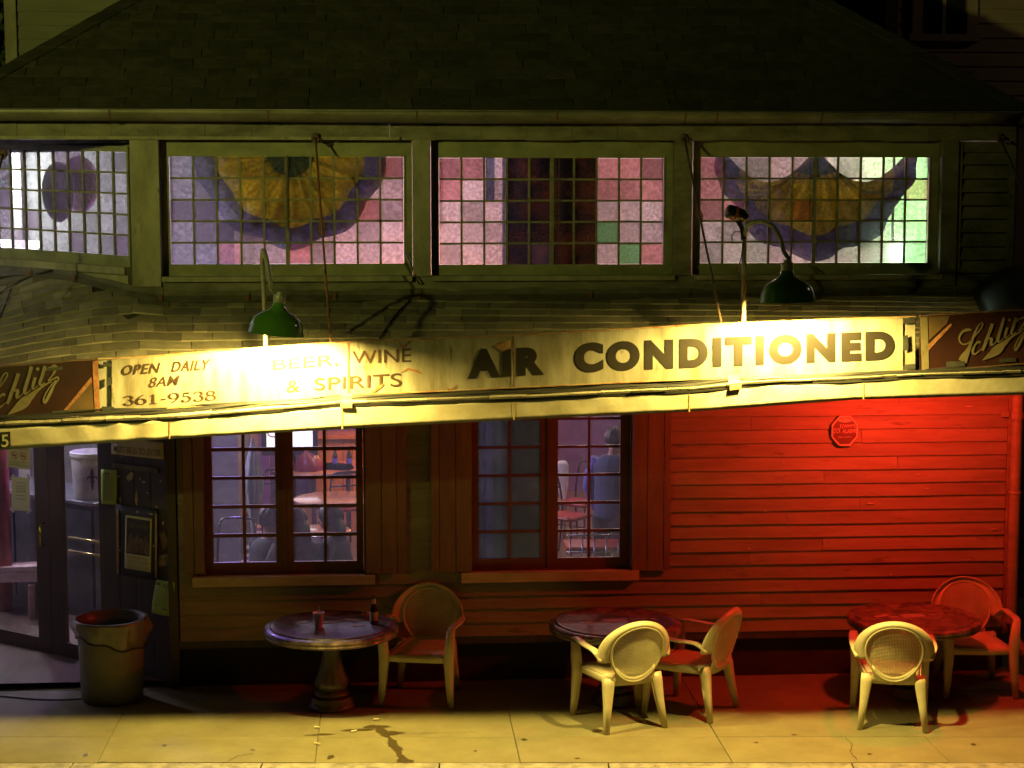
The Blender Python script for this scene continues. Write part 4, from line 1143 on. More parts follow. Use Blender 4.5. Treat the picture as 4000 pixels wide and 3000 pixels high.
# brand signs at both ends
def script_sign(name, label, px0, px1, ox, oy, scl, shear_y, band, tans):
    s = thing(name, label, 'sign', group='maroon beer signs at the ends of the canopy')
    sign_panel(px0, px1, 'sign_red', s, bow=.0)
    sign_frame(px0, px1, s, 'rust_dark')
    for pts, mtl in band: patch(pts, mtl, s, 'painted_band', 1.25)
    m = MB(); v, f = TX['SCHLITZ']
    m.add([onD(ox + (x - 1100) * scl, oy + (-y - 1030) * scl * 1.03 + (x - 1100) * scl * shear_y, DS) + LIFT * 1.5 for x, y in v], f)
    m.build('script_lettering', Mt['sign_gold'], s)
    for pts in tans: patch(pts, 'tape', s, 'tape_patch', 1.7)
    return s
script_sign('beer_sign', 'maroon sign reading Schlitz beside the opening hours, left end of canopy', -400, 382, -60 - 28, 1627, 1 / 2.95, -.02,
            [([(258, 1606), (360, 1490), (368, 1600)], 'sign_tan'), ([(246, 1606), (357, 1472), (362, 1490), (262, 1606)], 'rust'), ([(362, 1412), (384, 1406), (392, 1610), (372, 1611)], 'rust')],
            [[(188, 1438), (248, 1430), (246, 1444), (190, 1448)], [(205, 1606), (264, 1600), (268, 1618), (208, 1622)]])
script_sign('beer_sign', 'maroon sign reading Schlitz next to the word CONDITIONED, dim right end', 3592, 4400, 3731, 1411, 1 / 3.318, .0,
            [([(3626, 1238), (3708, 1233), (3700, 1262), (3628, 1330)], 'sign_tan'), ([(3600, 1368), (3712, 1262), (3718, 1270), (3604, 1392)], 'rust'), ([(3592, 1240), (3622, 1238), (3628, 1440), (3600, 1446)], 'sign_gold')],
            [[(3695, 1412), (3765, 1410), (3768, 1430), (3695, 1434)], [(3902, 1400), (3965, 1396), (3968, 1412), (3902, 1416)]])
# house number plate on the fascia
pl = thing('number_plate', 'small black house number plate ending in 5 on the fascia', 'plate')
m = MB(); q = [onD(-8, 1758, DF - .02), onD(41, 1755, DF - .02), onD(40, 1686, DF - .02), onD(-8, 1689, DF - .02)]
m.hexa(q[:2] + [p + FH * .006 for p in (q[1], q[0])] + [q[3], q[2]] + [p + FH * .006 for p in (q[2], q[3])]); m.build('plate', Mt['number_plate'], pl)
m = MB(); print_on(m, TX['NUM'], (onD(6, 1747, DF - .0225), onD(34, 1745, DF - .0225), onD(32, 1697, DF - .0225), onD(5, 1699, DF - .0225))); m.build('numerals', Mt['number'], pl)

# ================================================================== GOOSENECK LAMPS
def shade_profile():
    out = [(.030, .235), (.036, .235), (.042, .205), (.050, .182), (.058, .178), (.060, .170), (.085, .155), (.125, .135), (.160, .105), (.180, .068), (.192, .015), (.197, 0.0)]
    inn = [(.191, .002), (.174, .066), (.154, .100), (.120, .128), (.08, .146), (.04, .155), (.0, .157)]
    return out, inn
def gooseneck(label, base, path, rim, lean, power):
    t = thing('gooseneck_lamp', label, 'lamp', group='green gooseneck lamps over the sign')
    m = MB(); m.sweep(path, .0165, 10); pole = m.build('neck', Mt['grey_pipe'], t, smooth=True)
    rot = Quaternion(FH, lean)
    out, inn = shade_profile()
    def place(p): return rim + rot @ Vector(p)
    m = MB(place); m.lathe(out, 40); sh = m.build('shade', Mt['green_enamel'], t, smooth=True)
    m = MB(place); m.lathe(inn, 40); m.build('reflector', Mt['white_enamel'], sh, smooth=True)
    m = MB(place); m.lathe([(.0, .29), (.024, .29), (.024, .272), (.041, .27), (.043, .262), (.043, .222), (.038, .215), (.034, .214)], 20); m.build('collar', Mt['collar'], t, smooth=True, auto=40)
    m = MB(place); m.lathe([(0, .112), (.016, .114), (.024, .122), (.024, .132), (.018, .145), (.014, .156)], 16); m.build('bulb', Mt['bulb'], t, smooth=True)
    l = lamp('gooseneck_lamp_light', place((0, 0, .062)), power, YELLOW, .055)
    return t
DP = DS + .16
rim1 = onD(1077, 1303, 12.15)
top1 = rim1 + Vector((-.02, 0, .288))
p0 = onD(1037, 1362, DP); p1 = onD(1030, 1120, DP)
dv = (top1 - p1); 
path1 = [p0 - Vector((0, 0, .06)), p0, p1, onD(1025, 1045, DP - .01), onD(1023, 1000, DP - .08), onD(1026, 979, DP - .18), onD(1032, 982, DP - .28), onD(1042, 1015, DP - .37), onD(1052, 1075, DP - .42), top1 + Vector((-.004, 0, .02)), top1 - Vector((0, 0, .01))]
gooseneck('glossy green shaded lamp on a bent grey pipe above the word BEER', p0, path1, rim1, R(7), 1000)
rim2 = onD(3076, 1178, 12.15)
top2 = rim2 + Vector((0, 0, .288))
q0 = onD(2905, 1275, DP)
path2 = [q0 - Vector((0, 0, .06)), q0, onD(2906, 1000, DP), onD(2908, 925, DP), onD(2916, 888, DP - .05), onD(2940, 868, DP - .11), onD(2978, 864, DP - .21), onD(3020, 884, DP - .31), onD(3048, 930, DP - .39), onD(3062, 985, DP - .42), top2 + Vector((0, 0, .015)), top2 - Vector((0, 0, .01))]
gooseneck('dull green shaded lamp on a bent grey pipe above the word CONDITIONED', q0, path2, rim2, R(-1.5), 1000)
# black floodlight clamped to the second pole
fl = thing('floodlight', 'small black bullet floodlight clamped to the right lamp pole', 'floodlight')
c = onD(2878, 835, DP - .05); ax = (RGT * -.9 + Vector((0, 0, .28)) - FH * .3).normalized()
sd = ax.cross(Vector((0, 0, 1))).normalized(); upx = sd.cross(ax)
def flT(p): return c + ax * p[2] + sd * p[0] + upx * p[1]
m = MB(flT); m.lathe([(0, .075), (.045, .074), (.05, .068), (.05, -.0), (.046, -.045), (.036, -.075), (.02, -.09), (0, -.092)], 20); m.build('housing', Mt['black_gloss'], fl, smooth=True, auto=50)
m = MB(flT); m.lathe([(.0512, .03), (.0525, .028), (.0525, .012), (.0512, .01)], 20); m.build('red_band', Mt['print_red'], fl)
m = MB(); m.sweep([c + Vector((0, 0, -.03)), onD(2898, 890, DP), onD(2906, 935, DP - .01)], [.02, .018, .024], 8); m.build('bracket', Mt['black'], fl, smooth=True)
m = MB(); m.sweep([onD(2900, 905, DP - .02), onD(2872, 905, DP - .03), onD(2858, 918, DP - .03), onD(2862, 950, DP - .03)], .004, 5); m.build('clamp_wire', Mt['black'], fl)
m = MB(); m.sweep([onD(2905, 940, DP - .02), onD(2895, 1010, DP - .02), onD(2878, 1055, DP - .02), onD(2890, 1082, DP - .02), onD(2908, 1078, DP - .02), onD(2902, 1180, DP - .02), onD(2896, 1260, DP - .02)], .0045, 5); m.build('supply_cable', Mt['rust_dark'], fl, smooth=True)

# ================================================================== NOTICES round the entrance
def sheet(name, label, cat, pts_px, mtl, parent=None, lift=.003, T=None, curl=.0, thick=.001):
    """a flat sheet on the entrance wall from four photo corners (tl, tr, br, bl)"""
    nrm = Vector((math.sin(CH), math.cos(CH), 0))
    tl, tr, br, bl = [on_plane(x, y, C_LOW - nrm * lift, nrm) for x, y in pts_px]
    m = MB(); m.grid(lambda u, v: lerp(lerp(bl, br, u), lerp(tl, tr, u), v) - nrm * (curl * (math.sin(u * 3.1) * .6 + math.sin(v * 5 + u * 2) * .4)), 6, 6)
    o = m.build(name, Mt[mtl], parent, smooth=True, solid=thick)
    if label: tag(o, label, cat)
    return o, (bl, br, tr, tl), nrm
def lines(parent, quad, nrm, rows, mtl='print', seed=1, lift=.003, name='print'):
    bl, br, tr, tl = quad; rr = random.Random(seed); m = MB()
    P = lambda u, v: lerp(lerp(bl, br, u), lerp(tl, tr, u), v) - nrm * lift
    for (v, u0, u1, h) in rows:
        u = u0
        while u < u1 - .02:
            e = min(u + rr.uniform(.05, .16), u1)
            m.add([P(u, v), P(e, v), P(e, v + h), P(u, v + h)], [(0, 1, 2, 3)]); u = e + .025
    return m.build(name, Mt[mtl], parent)
t = thing('age_notice', 'yellowed metal notice reading MUST BE 21 TO ENTER above the torn posters', 'notice')
o, q, nr = sheet('plate', None, None, [(435, 1710), (640, 1728), (640, 1795), (435, 1773)], 'paper_yellow', t, .012, thick=.003)
P_ = lambda u, v: lerp(lerp(q[0], q[1], u), lerp(q[3], q[2], u), v) - nr * .003
m = MB(); print_on(m, TX['MUST'], (P_(.05, .14), P_(.95, .14), P_(.95, .54), P_(.05, .54))); m.build('lettering', Mt['print'], t)
o, q, nr = sheet('flyer', 'narrow green paper flyer taped beside the door glass', 'flyer', [(394, 1834), (457, 1835), (455, 1972), (397, 1968)], 'paper_green', None, .014, curl=.006)
lines(o, q, nr, [(.85, .3, .6, .07), (.78, .3, .6, .03)] + [(.72 - i * .045, .15, .85, .012) for i in range(14)], seed=2, lift=.012)
o, q, nr = sheet('flyer', 'creased green paper flyer hanging below the framed poster', 'flyer', [(607, 2263), (684, 2274), (667, 2408), (592, 2393)], 'paper_green', None, .02, curl=.012)
lines(o, q, nr, [(.86, .12, .38, .09), (.88, .5, .9, .03), (.83, .5, .92, .03), (.78, .6, .85, .03)] + [(.70 - i * .05, .12, .8, .012) for i in range(10)] + [(.16, .6, .85, .06)], seed=3, lift=.02)
# framed poster
t = thing('framed_poster', 'black framed concert poster with handwritten date on the dark entrance wall', 'poster')
o, q, nr = sheet('frame_board', None, None, [(455, 1968), (617, 1990), (615, 2268), (457, 2243)], 'black', t, .012, thick=.012)
for pts in ([(456, 1990), (464, 1991), (465, 2242), (457, 2241)], [(607, 2006), (614, 2007), (613, 2260), (606, 2259)]):
    sheet('frame_bead', None, None, pts, 'sign_edge', t, .022, thick=.008)
o, q, nr = sheet('poster_sheet', None, None, [(490, 2011), (593, 2026), (589, 2236), (486, 2219)], 'paper_yellow', t, .021)
P_ = lambda u, v: lerp(lerp(q[0], q[1], u), lerp(q[3], q[2], u), v) - nr * .0015
m = MB(); m.add([P_(.06, .29), P_(.94, .29), P_(.94, .955), P_(.06, .955)], [(0, 1, 2, 3)]); m.build('printed_picture', Mt['poster_dark'], t)
m = MB(); P2 = lambda u, v: P_(u, v) - nr * .0012
for (u, h, w) in ((.22, .66, .13), (.36, .60, .12), (.48, .65, .12), (.62, .60, .14), (.80, .65, .13)):
    base = [(u - w, .32), (u + w, .32), (u + w * .8, h - .10), (u + w * .35, h - .07), (u + w * .42, h - .02), (u, h + .015), (u - w * .42, h - .02), (u - w * .35, h - .07), (u - w * .8, h - .10)]
    m.add([P2(a, c) for a, c in base], [tuple(range(len(base)))])
m.build('printed_figure', Mt['poster_fig'], t)
m = MB(); print_on(m, TX['GAL'], (P2(.14, .755), P2(.86, .755), P2(.88, .89), P2(.14, .87))); m.build('lettering', Mt['sign_gold'], t)
m = MB(); print_on(m, TX['OPB'], (P2(.1, .20), P2(.9, .20), P2(.9, .245), P2(.1, .245))); print_on(m, TX['SAT'], (P2(.06, .135), P2(.92, .135), P2(.92, .175), P2(.06, .175))); m.build('handwriting', Mt['print'], t)
o, _, _ = sheet('sticker', 'small dark picture sticker tilted beside the poster frame', 'sticker', [(621, 2082), (640, 2070), (662, 2128), (637, 2148)], 'poster_fig', None, .008)
o, _, _ = sheet('sticker', 'patterned brown sticker below the tilted one', 'sticker', [(619, 2171), (661, 2162), (667, 2205), (620, 2217)], 'sticker', None, .008)
# wooden ledge and torn remains of posters: scraps stapled to the wall
m = MB(TL); m.box(lx(447, 1815), lx(627, 1840), -.03, -.002, lz(540, 1837), lz(540, 1818)); tag(m.build('notice_ledge', Mt['trim_dark']), 'thin weathered wooden ledge under the age notice', 'ledge')
rr = random.Random(4)
for i, (x, y, w, h) in enumerate([(509, 1862, 34, 38), (532, 1945, 14, 66), (560, 1883, 18, 14), (575, 1925, 12, 12), (470, 1955, 10, 30), (612, 1980, 14, 10), (547, 1870, 9, 10), (462, 1862, 12, 12), (627, 1880, 7, 10), (536, 2000, 10, 14), (590, 2008, 14, 9), (637, 2043, 8, 18), (600, 2133, 6, 12), (468, 2150, 8, 8)]):
    nrm = Vector((math.sin(CH), math.cos(CH), 0)); pts = []
    k = 9
    for j in range(k):
        a = 2 * math.pi * j / k
        pts.append(on_plane(x + w * .5 * math.cos(a) * rr.uniform(.5, 1.15), y + h * .5 * math.sin(a) * rr.uniform(.5, 1.15), C_LOW - nrm * (.0265 if 1985 < y < 2170 and x < 612 else .003), nrm))
    m = MB(); m.add(pts, [tuple(range(k))])
    tag(m.build('paper_scrap', Mt['torn'], None, solid=.0006), ['large torn pale paper scrap under the wooden ledge', 'tall narrow torn paper strip above the framed poster'][i] if i < 2 else ['', '', 'bent torn scrap just right of the tallest strip', 'small torn scrap below and right of the bent one', 'upright torn scrap at the left, above the poster frame', 'reddish torn scrap at the right end above the poster frame', 'small torn scrap between the big torn piece and the bent one',
                                'small torn scrap beside the upper green flyer', 'small torn scrap at the far right under the wooden ledge', 'torn scrap at the top middle of the poster frame', 'slanted torn scrap at the top right of the poster frame', 'pale torn strip right of the poster frame above the stickers', 'small torn triangle on the right side of the poster frame', 'small torn scrap on the left side of the poster frame'][i], 'scrap', 'torn paper scraps on the entrance wall')
# notices on the door glass
def glass_sheet(name, label, cat, pts, mtl, parent=None, off=dT - .006):
    nrm = Vector((math.sin(CH), math.cos(CH), 0))
    tl, tr, br, bl = [on_plane(x, y, C_LOW + nrm * off, nrm) for x, y in pts]
    m = MB(); m.grid(lambda u, v: lerp(lerp(bl, br, u), lerp(tl, tr, u), v), 2, 2)
    o = m.build(name, Mt[mtl], parent, solid=.0008)
    if label: tag(o, label, cat)
    return o, (bl, br, tr, tl), nrm
t = thing('no_smoking_notice', 'yellow notice with two red no-smoking symbols on the door glass', 'notice')
o, q, nr = glass_sheet('sheet', None, None, [(30, 1740), (118, 1748), (117, 1835), (29, 1824)], 'paper_yellow', t)
P_ = lambda u, v: lerp(lerp(q[0], q[1], u), lerp(q[3], q[2], u), v) - nr * .001
m = MB(); print_on(m, TX['NOSMOKE'], (P_(.08, .86), P_(.92, .86), P_(.92, .97), P_(.08, .97))); m.build('lettering', Mt['print'], t)
for u0 in (.3, .7):
    pts = [P_(u0 + .15 * math.cos(a * .3142), .58 + .19 * math.sin(a * .3142)) for a in range(21)]
    m = MB()
    for i in range(20):
        a, c = pts[i], pts[i + 1]; ce = P_(u0, .58)
        m.add([a, c, lerp(c, ce, .16), lerp(a, ce, .16)], [(0, 1, 2, 3)])
    m.add([P_(u0 - .11, .70), P_(u0 - .08, .73), P_(u0 + .11, .46), P_(u0 + .08, .43)], [(0, 1, 2, 3)]); m.build('prohibition_ring', Mt['print_red'], t)
    m = MB(); m.add([P_(u0 - .09, .56) , P_(u0 + .09, .56), P_(u0 + .09, .60), P_(u0 - .09, .60)], [(0, 1, 2, 3)])
    for i in range(len(m.v)): m.v[i] = tuple(Vector(m.v[i]) - nr * .0005)
    m.build('cigarette_symbol', Mt['letter_black'], t)
lines(t, q, nr, [(.28, .1, .9, .02), (.2, .1, .5, .02), (.13, .1, .95, .03)], seed=8, lift=.001)
t = thing('taped_note', 'white typed paper note taped to the door glass at its corners', 'note')
o, q, nr = glass_sheet('sheet', None, None, [(45, 1862), (116, 1866), (116, 1997), (45, 1992)], 'paper', t)
lines(t, q, nr, [(v, .25, .8, .018) for v in (.82, .72, .66, .6, .55, .44, .34)], seed=9, lift=.001)
for (x, y, a) in ((48, 1862, 60), (112, 1862, -60), (47, 1993, -50), (113, 1998, 55)):
    c_, s_ = math.cos(R(a)), math.sin(R(a))
    glass_sheet('tape', None, None, [(x - 10 * c_ - 4 * s_, y + 10 * s_ - 4 * c_), (x + 10 * c_ - 4 * s_, y - 10 * s_ - 4 * c_), (x + 10 * c_ + 4 * s_, y - 10 * s_ + 4 * c_), (x - 10 * c_ + 4 * s_, y + 10 * s_ + 4 * c_)], 'tape_clear', t, dT - .008)
# alarm sign on the red-lit siding
t = thing('alarm_sign', 'octagonal lock and alarm company sign on the red-lit siding', 'sign')
ac = onY(3300, 1683, -.045); rad = .128
def octo(r, y): return [ac + Vector((r * math.cos(R(22.5 + 45 * i)) * .97, y, r * math.sin(R(22.5 + 45 * i)) * 1.1)) for i in range(8)]
m = MB(); a_, b_ = octo(rad, .008), octo(rad, 0); m.add(a_ + b_, [tuple(range(8)), tuple(range(15, 7, -1))] + [(i, (i + 1) % 8, 8 + (i + 1) % 8, 8 + i) for i in range(8)]); m.build('plate', Mt['alarm_red'], t)
m = MB(); a_, b_ = octo(rad * .98, -.002), octo(rad * .86, -.002)
for i in range(8): m.add([a_[i], a_[(i + 1) % 8], b_[(i + 1) % 8], b_[i]], [(0, 1, 2, 3)])
m.build('border', Mt['alarm_pale'], t)
m = MB(); vs = [ac + Vector((.055 * math.cos(2 * math.pi * i / 20), -.002, .088 + .018 * math.sin(2 * math.pi * i / 20))) for i in range(20)]; m.add(vs, [tuple(range(20))]); m.build('oval_badge', Mt['alarm_pale'], t)
def al(key, x0, x1, z0, z1):
    m = MB(); print_on(m, TX[key], [ac + Vector((x, -.0025, z)) for x, z in ((x0, z0), (x1, z0), (x1, z1), (x0, z1))]); m.build('lettering', Mt['alarm_pale'], t)
al('TOMMY', -.045, .092, .022, .055); al('LOCK', -.108, -.035, -.02, .022); al('ALARMS', -.02, .105, -.02, .014); al('PHONE', -.055, .055, -.062, -.046)
m = MB(); m.box(ac.x - .03, ac.x + .03, ac.y + .009, -.01, ac.z - .05, ac.z + .05); m.build('bracket', Mt['black'], t)

# ================================================================== TABLES, CHAIRS, BIN
tab_top = [(0, .665), (.44, .665), (.455, .672), (.475, .673), (.485, .662), (.51, .664), (.528, .655), (.535, .640), (.530, .622), (.535, .612), (.528, .598), (.50, .592), (.3, .60), (0, .60)]
tab_leg = [(.075, .60), (.068, .56), (.066, .50), (.072, .42), (.085, .34), (.105, .27), (.128, .215), (.133, .185), (.118, .16), (.105, .15), (.135, .135), (.145, .12), (.135, .105), (.112, .098)]
tab_base = [(.112, .099), (.16, .09), (.172, .06), (.175, .03), (.185, .02), (.185, 0), (0, 0)]
def make_table(label, loc, rz, tiles):
    t = thing('garden_table', label, 'table', loc, rz, 'round cast stone tables on the pavement')
    m = MB(); m.lathe(tab_top[:1] + tab_top[1:], 96, fn=lambda a, z: 1 + (.006 * math.sin(a * 48) if z < .664 and z > .605 else 0)); top = m.build('table_top', Mt['table_stone'], t, smooth=True, auto=35)
    rr = random.Random(int(loc[0] * 100))
    for (x, y, w, h, a) in tiles:
        ca, sa = math.cos(a), math.sin(a)
        p = MB(); c = [(-w, -h), (w, -h), (w, h), (-w, h)]
        c = [(x + u * ca - v * sa, y + u * sa + v * ca) for u, v in c]
        p.hexa([(u, v, .660) for u, v in c] + [(u, v, .6675) for u, v in c]); p.build('inlay_tile', Mt['tile'], top)
    m = MB(); m.lathe(tab_leg, 48, fn=lambda a, z: 1 + (.05 * math.cos(a * 14) if z > .16 else 0)); m.build('pedestal', Mt['table_base'], t, smooth=True, auto=60)
    m = MB(); m.lathe(tab_base, 40); m.build('foot', Mt['table_base'], t, smooth=True, auto=40)
    return t
T1, T2, T3 = onZ(1297, 2760), onZ(2402, 2743), onZ(3562, 2719)
make_table('round dark stone table with a cup and a beer bottle on it', T1, 0, [(-.02, .10, .10, .035, .1), (.15, .16, .06, .03, -.2), (-.24, .1, .05, .03, .4), (.22, -.02, .05, .04, .2)])
make_table('round dark stone table between two pale armchairs, red-lit', T2, .05, [(.0, .03, .10, .05, -.02), (-.22, -.01, .025, .02, 0), (-.27, -.01, .02, .015, 0), (.2, .06, .07, .012, .1), (.32, .05, .02, .02, 0)])
make_table('round dark stone table at the far right with a red-lit chair behind', T3, .1, [(.0, .02, .10, .05, -.05), (-.17, .0, .04, .02, 0), (-.26, .05, .07, .03, .5), (.2, .03, .06, .012, 0)])

def make_chair(label):
    t = thing('resin_armchair', label, 'chair', group='white resin armchairs with oval backs')
    mt = Mt['resin']
    def B(x, z): return Vector((x, -.258 - .27 * (z - .40) + .62 * x * x, z))
    A, Bz, ZC = .212, .216, .610
    def oval(a, k=1.0):
        c, s = math.cos(a), math.sin(a)
        w = A * (1 + .10 * s)                                # egg: a touch wider above
        return (k * w * c, ZC + k * Bz * s * (1.0 if s > 0 else 1.06))
    # hood: broad rolled band over the oval, flaring out into the arms
    m = MB()
    def hood(u, v):
        a = R(lerp(-14, 194, u))
        xi, zi = oval(a, 1.0)
        s = max(0, math.sin(a))
        kx = 1 + .42 * v * (1 - .32 * s); kz = 1 + .20 * v
        x, z = xi * kx, ZC + (zi - ZC) * kz
        p = B(x, z)
        return p + Vector((0, -.018 * math.sin(v * 2.4) + .04 * v * v, 0))
    m.grid(hood, 40, 7)
    back = m.build('backrest', mt, t, smooth=True, solid=.008)
    m = MB()
    ring = [B(*oval(2 * math.pi * i / 48)) + Vector((0, -.004, 0)) for i in range(49)]
    m.sweep(ring, (.012, .011), 8, cap=False, side=(0, 1, 0)); m.build('back_rim', mt, back, smooth=True)
    m = MB()
    st = .0115; n = int(A * 1.1 / st)
    for i in range(-n, n + 1):
        x = i * st
        zs = [z / 100 for z in range(40, 90)]
        ins = [z for z in [.41 + .0025 * k for k in range(190)] if (lambda aa: True)(0) and ((x / (A * (1 + .10 * max(-1, min(1, (z - ZC) / Bz))))) ** 2 + ((z - ZC) / (Bz * (1 if z > ZC else 1.06))) ** 2) < 1]
        if len(ins) < 4: continue
        z0, z1 = ins[0], ins[-1]; k = 8
        m.sweep([B(x, lerp(z0, z1, j / k)) for j in range(k + 1)], (.0036, .0024), 4, cap=False, side=(1, 0, 0))
    z = ZC - Bz * 1.05
    while z < ZC + Bz:
        s = (z - ZC) / (Bz * (1 if z > ZC else 1.06))
        if abs(s) < 1:
            w = A * (1 + .10 * s) * math.sqrt(1 - s * s)
            if w > .02: m.sweep([B(lerp(-w, w, j / 8), z) for j in range(9)], (.0036, .0024), 4, cap=False, side=(0, 0, 1))
        z += st
    stuff(m.build('back_lattice', mt, back))
    # lower back panel down to the seat
    m = MB()
    m.grid(lambda u, v: B(lerp(-1, 1, u) * lerp(.175, .16, v) , lerp(.355, .415 + .03 * abs(lerp(-1, 1, u)) ** 2 * 3, v)) + Vector((0, -.006, 0)), 12, 3); m.build('lower_back', mt, back, smooth=True, solid=.008)
    # seat
    def seat(u, v):
        x = lerp(-1, 1, u); y = lerp(-.225, .245, v)
        w = lerp(.185, .235, v)
        edge = max(0, v - .82) / .18
        return (x * w, y + .012 * (1 - x * x) * v, .425 - .018 * (1 - x * x) * math.sin(math.pi * min(1, v * 1.1)) - .03 * edge * edge - .012 * abs(x) ** 8)
    m = MB(); m.grid(seat, 14, 12); s_ = m.build('seat', mt, t, smooth=True, solid=.007)
    m = MB()
    loop = [(-.185, -.222), (-.215, -.05), (-.24, .2), (-.225, .25), (0, .262), (.225, .25), (.24, .2), (.215, -.05), (.185, -.222), (0, -.236), (-.185, -.222)]
    loop = smooth_line(loop, 4)
    m.grid(lambda u, v: (lambda p: (p[0] * (1 + .02 * (1 - v)), p[1] * (1 + .02 * (1 - v)), .415 - .055 * (1 - v)))(loop[min(int(u * (len(loop) - 1) + .5), len(loop) - 1)]), len(loop) - 1, 2); m.build('apron', mt, s_, smooth=True, solid=.006)
    for sx in (-1, 1):
        # arm rest from the hood forward
        e = hood(1.0 if sx < 0 else 0.0, .75)
        m = MB()
        m.sweep(smooth_line([tuple(e + Vector((0, -.01, .02))), (sx * .298, e.y + .07, .628), (sx * .302, -.02, .632), (sx * .298, .12, .64), (sx * .288, .215, .638), (sx * .282, .245, .615), (sx * .280, .252, .57)], 4),
                [(.03, .011)] * 25, 10, sq=.6, side=(1, 0, 0)); m.build('arm', mt, t, smooth=True)
        # front leg: broad, tapering, with a web to the seat
        m = MB(); m.sweep([(sx * .280, .238, .62), (sx * .272, .236, .48), (sx * .262, .24, .38), (sx * .272, .258, .15), (sx * .284, .272, 0)], [(.030, .024), (.040, .036), (.042, .038), (.030, .027), (.021, .021)], 10, sq=.5, side=(1, 0, 0)); m.build('leg', mt, t, smooth=True)
        # rear leg
        m = MB(); m.sweep([(sx * .196, -.205, .42), (sx * .202, -.222, .36), (sx * .220, -.250, .2), (sx * .246, -.288, 0)], [(.046, .040), (.044, .038), (.031, .029), (.021, .022)], 10, sq=.5, side=(1, 0, 0)); m.build('leg', mt, t, smooth=True)
    return t
ch0 = make_chair('pale armchair with its back to the street, in front of the middle table')
def put(o, px, py, deg, label):
    p = onZ(px, py); o.location = p; o.rotation_euler = (0, 0, R(deg)); o['label'] = label
    return o
put(ch0, 2422, 2814, 17, 'pale armchair with its back to the street, in front of the middle table')
c1 = copy_tree(ch0); put(c1, 1650, 2724, 168, 'armchair against the wall beside the table with the beer bottle')
c2 = copy_tree(ch0); put(c2, 2698, 2772, 54, 'armchair turned sideways with a red-lit seat, right of the middle table')
c3 = copy_tree(ch0); put(c3, 3478, 2812, -13, 'pale armchair with its back to the street, in front of the far right table')
c4 = copy_tree(ch0); put(c4, 3797, 2692, 176, 'armchair glowing bright red behind the far right table')
# bar-code sticker on the seat apron of the chair by the wall
m = MB(); m.box(-.045, .045, .272, .2735, .372, .398); m.build('sticker', Mt['paper_label'], c1)

bn = onZ(440, 2728)
t = thing('trash_can', 'round grey plastic trash can with a bin bag folded over its rim', 'trash can', bn)
m = MB(); m.lathe([(0, .004), (.235, .0), (.245, .012), (.262, .45), (.268, .60), (.275, .645), (.290, .648), (.292, .672), (.276, .676), (.262, .66), (.25, .3), (.235, .02), (0, .02)], 48); m.build('can_body', Mt['bin'], t, smooth=True, auto=40)
rr = random.Random(2); ph = [rr.uniform(0, 6) for _ in range(6)]
def bagf(u, v):
    a = 2 * math.pi * u
    w = .012 * math.sin(a * 5 + ph[0]) + .009 * math.sin(a * 9 + ph[1]) + .006 * math.sin(a * 17 + ph[2])
    low = .47 + .05 * math.cos(a + 2.2) + .03 * math.sin(a * 2 + ph[3]) + .012 * math.sin(a * 7)
    if v < .25:
        r = lerp(.245, .29, v / .25); z = lerp(.56, .684, (v / .25) ** .6)
    else:
        k = (v - .25) / .75; z = lerp(.682, low, k); r = lerp(.296, .272, k) + (.004 + w * .55 + (.03 * max(0, math.cos(a - math.pi)) ** 6 + .04 * max(0, math.cos(a - .1)) ** 10) * math.sin(math.pi * min(1, k * 1.2))) * min(1, k * 2.5)
    return (r * math.cos(a), r * math.sin(a), z)
m = MB(); m.grid(bagf, 72, 14, closed_u=True); m.build('bin_bag', Mt['bag'], t, smooth=True, solid=.002)
m = MB(); m.sweep([(lambda p: (p[0] * 1.012, p[1] * 1.012, p[2] - .004))(bagf(i / 60, 1.0)) for i in range(61)], .005, 6, cap=False); m.build('band', Mt['black'], t, smooth=True)
# cup, bottle, paper on the first table
tz = .666
p = onZ(1245, 2452, tz)
t = thing('plastic_cup', 'cloudy plastic cup with a straw on the stone table', 'cup', p)
m = MB(); m.lathe([(0, .004), (.031, .0), (.034, .02), (.046, .118), (.049, .121), (.047, .124), (.044, .118), (.031, .01), (0, .01)], 28); m.build('cup_body', Mt['cup'], t, smooth=True, auto=50)
m = MB(); m.sweep([(.0, .0, .02), (.004, .01, .175)], .003, 6); m.build('straw', Mt['paper'], t)
m = MB(); m.lathe([(0, .095), (.042, .095)], 20); m.build('drink', Mt['cup'], t)
p = onZ(1461, 2437, tz)
t = thing('beer_bottle', 'brown long-neck beer bottle with a pale label on the stone table', 'bottle', p)
m = MB(); m.lathe([(0, 0), (.029, .0), (.031, .006), (.031, .115), (.028, .135), (.018, .16), (.0145, .18), (.0135, .215), (.0155, .218), (.0155, .228), (.0, .228)], 26); m.build('bottle_body', Mt['bottle'], t, smooth=True, auto=50)
m = MB(); m.lathe([(.0315, .03), (.0318, .032), (.0318, .098), (.0315, .1)], 26); m.build('body_label', Mt['paper_label'], t, smooth=True)
m = MB(); m.lathe([(.0175, .166), (.0158, .18), (.0145, .205)], 22); m.build('neck_label', Mt['paper_label'], t, smooth=True)
p = onZ(1430, 2415, tz)
m = MB(); rr = random.Random(9); m.grid(lambda u, v: (p.x + (u - .5) * .075 + rr.uniform(-.006, .006), p.y + (v - .5) * .07, tz + .012 + rr.uniform(0, .05)), 5, 4)
tag(m.build('napkin', Mt['orange_paper'], None, solid=.001), 'crumpled orange paper napkin beside the beer bottle', 'napkin')
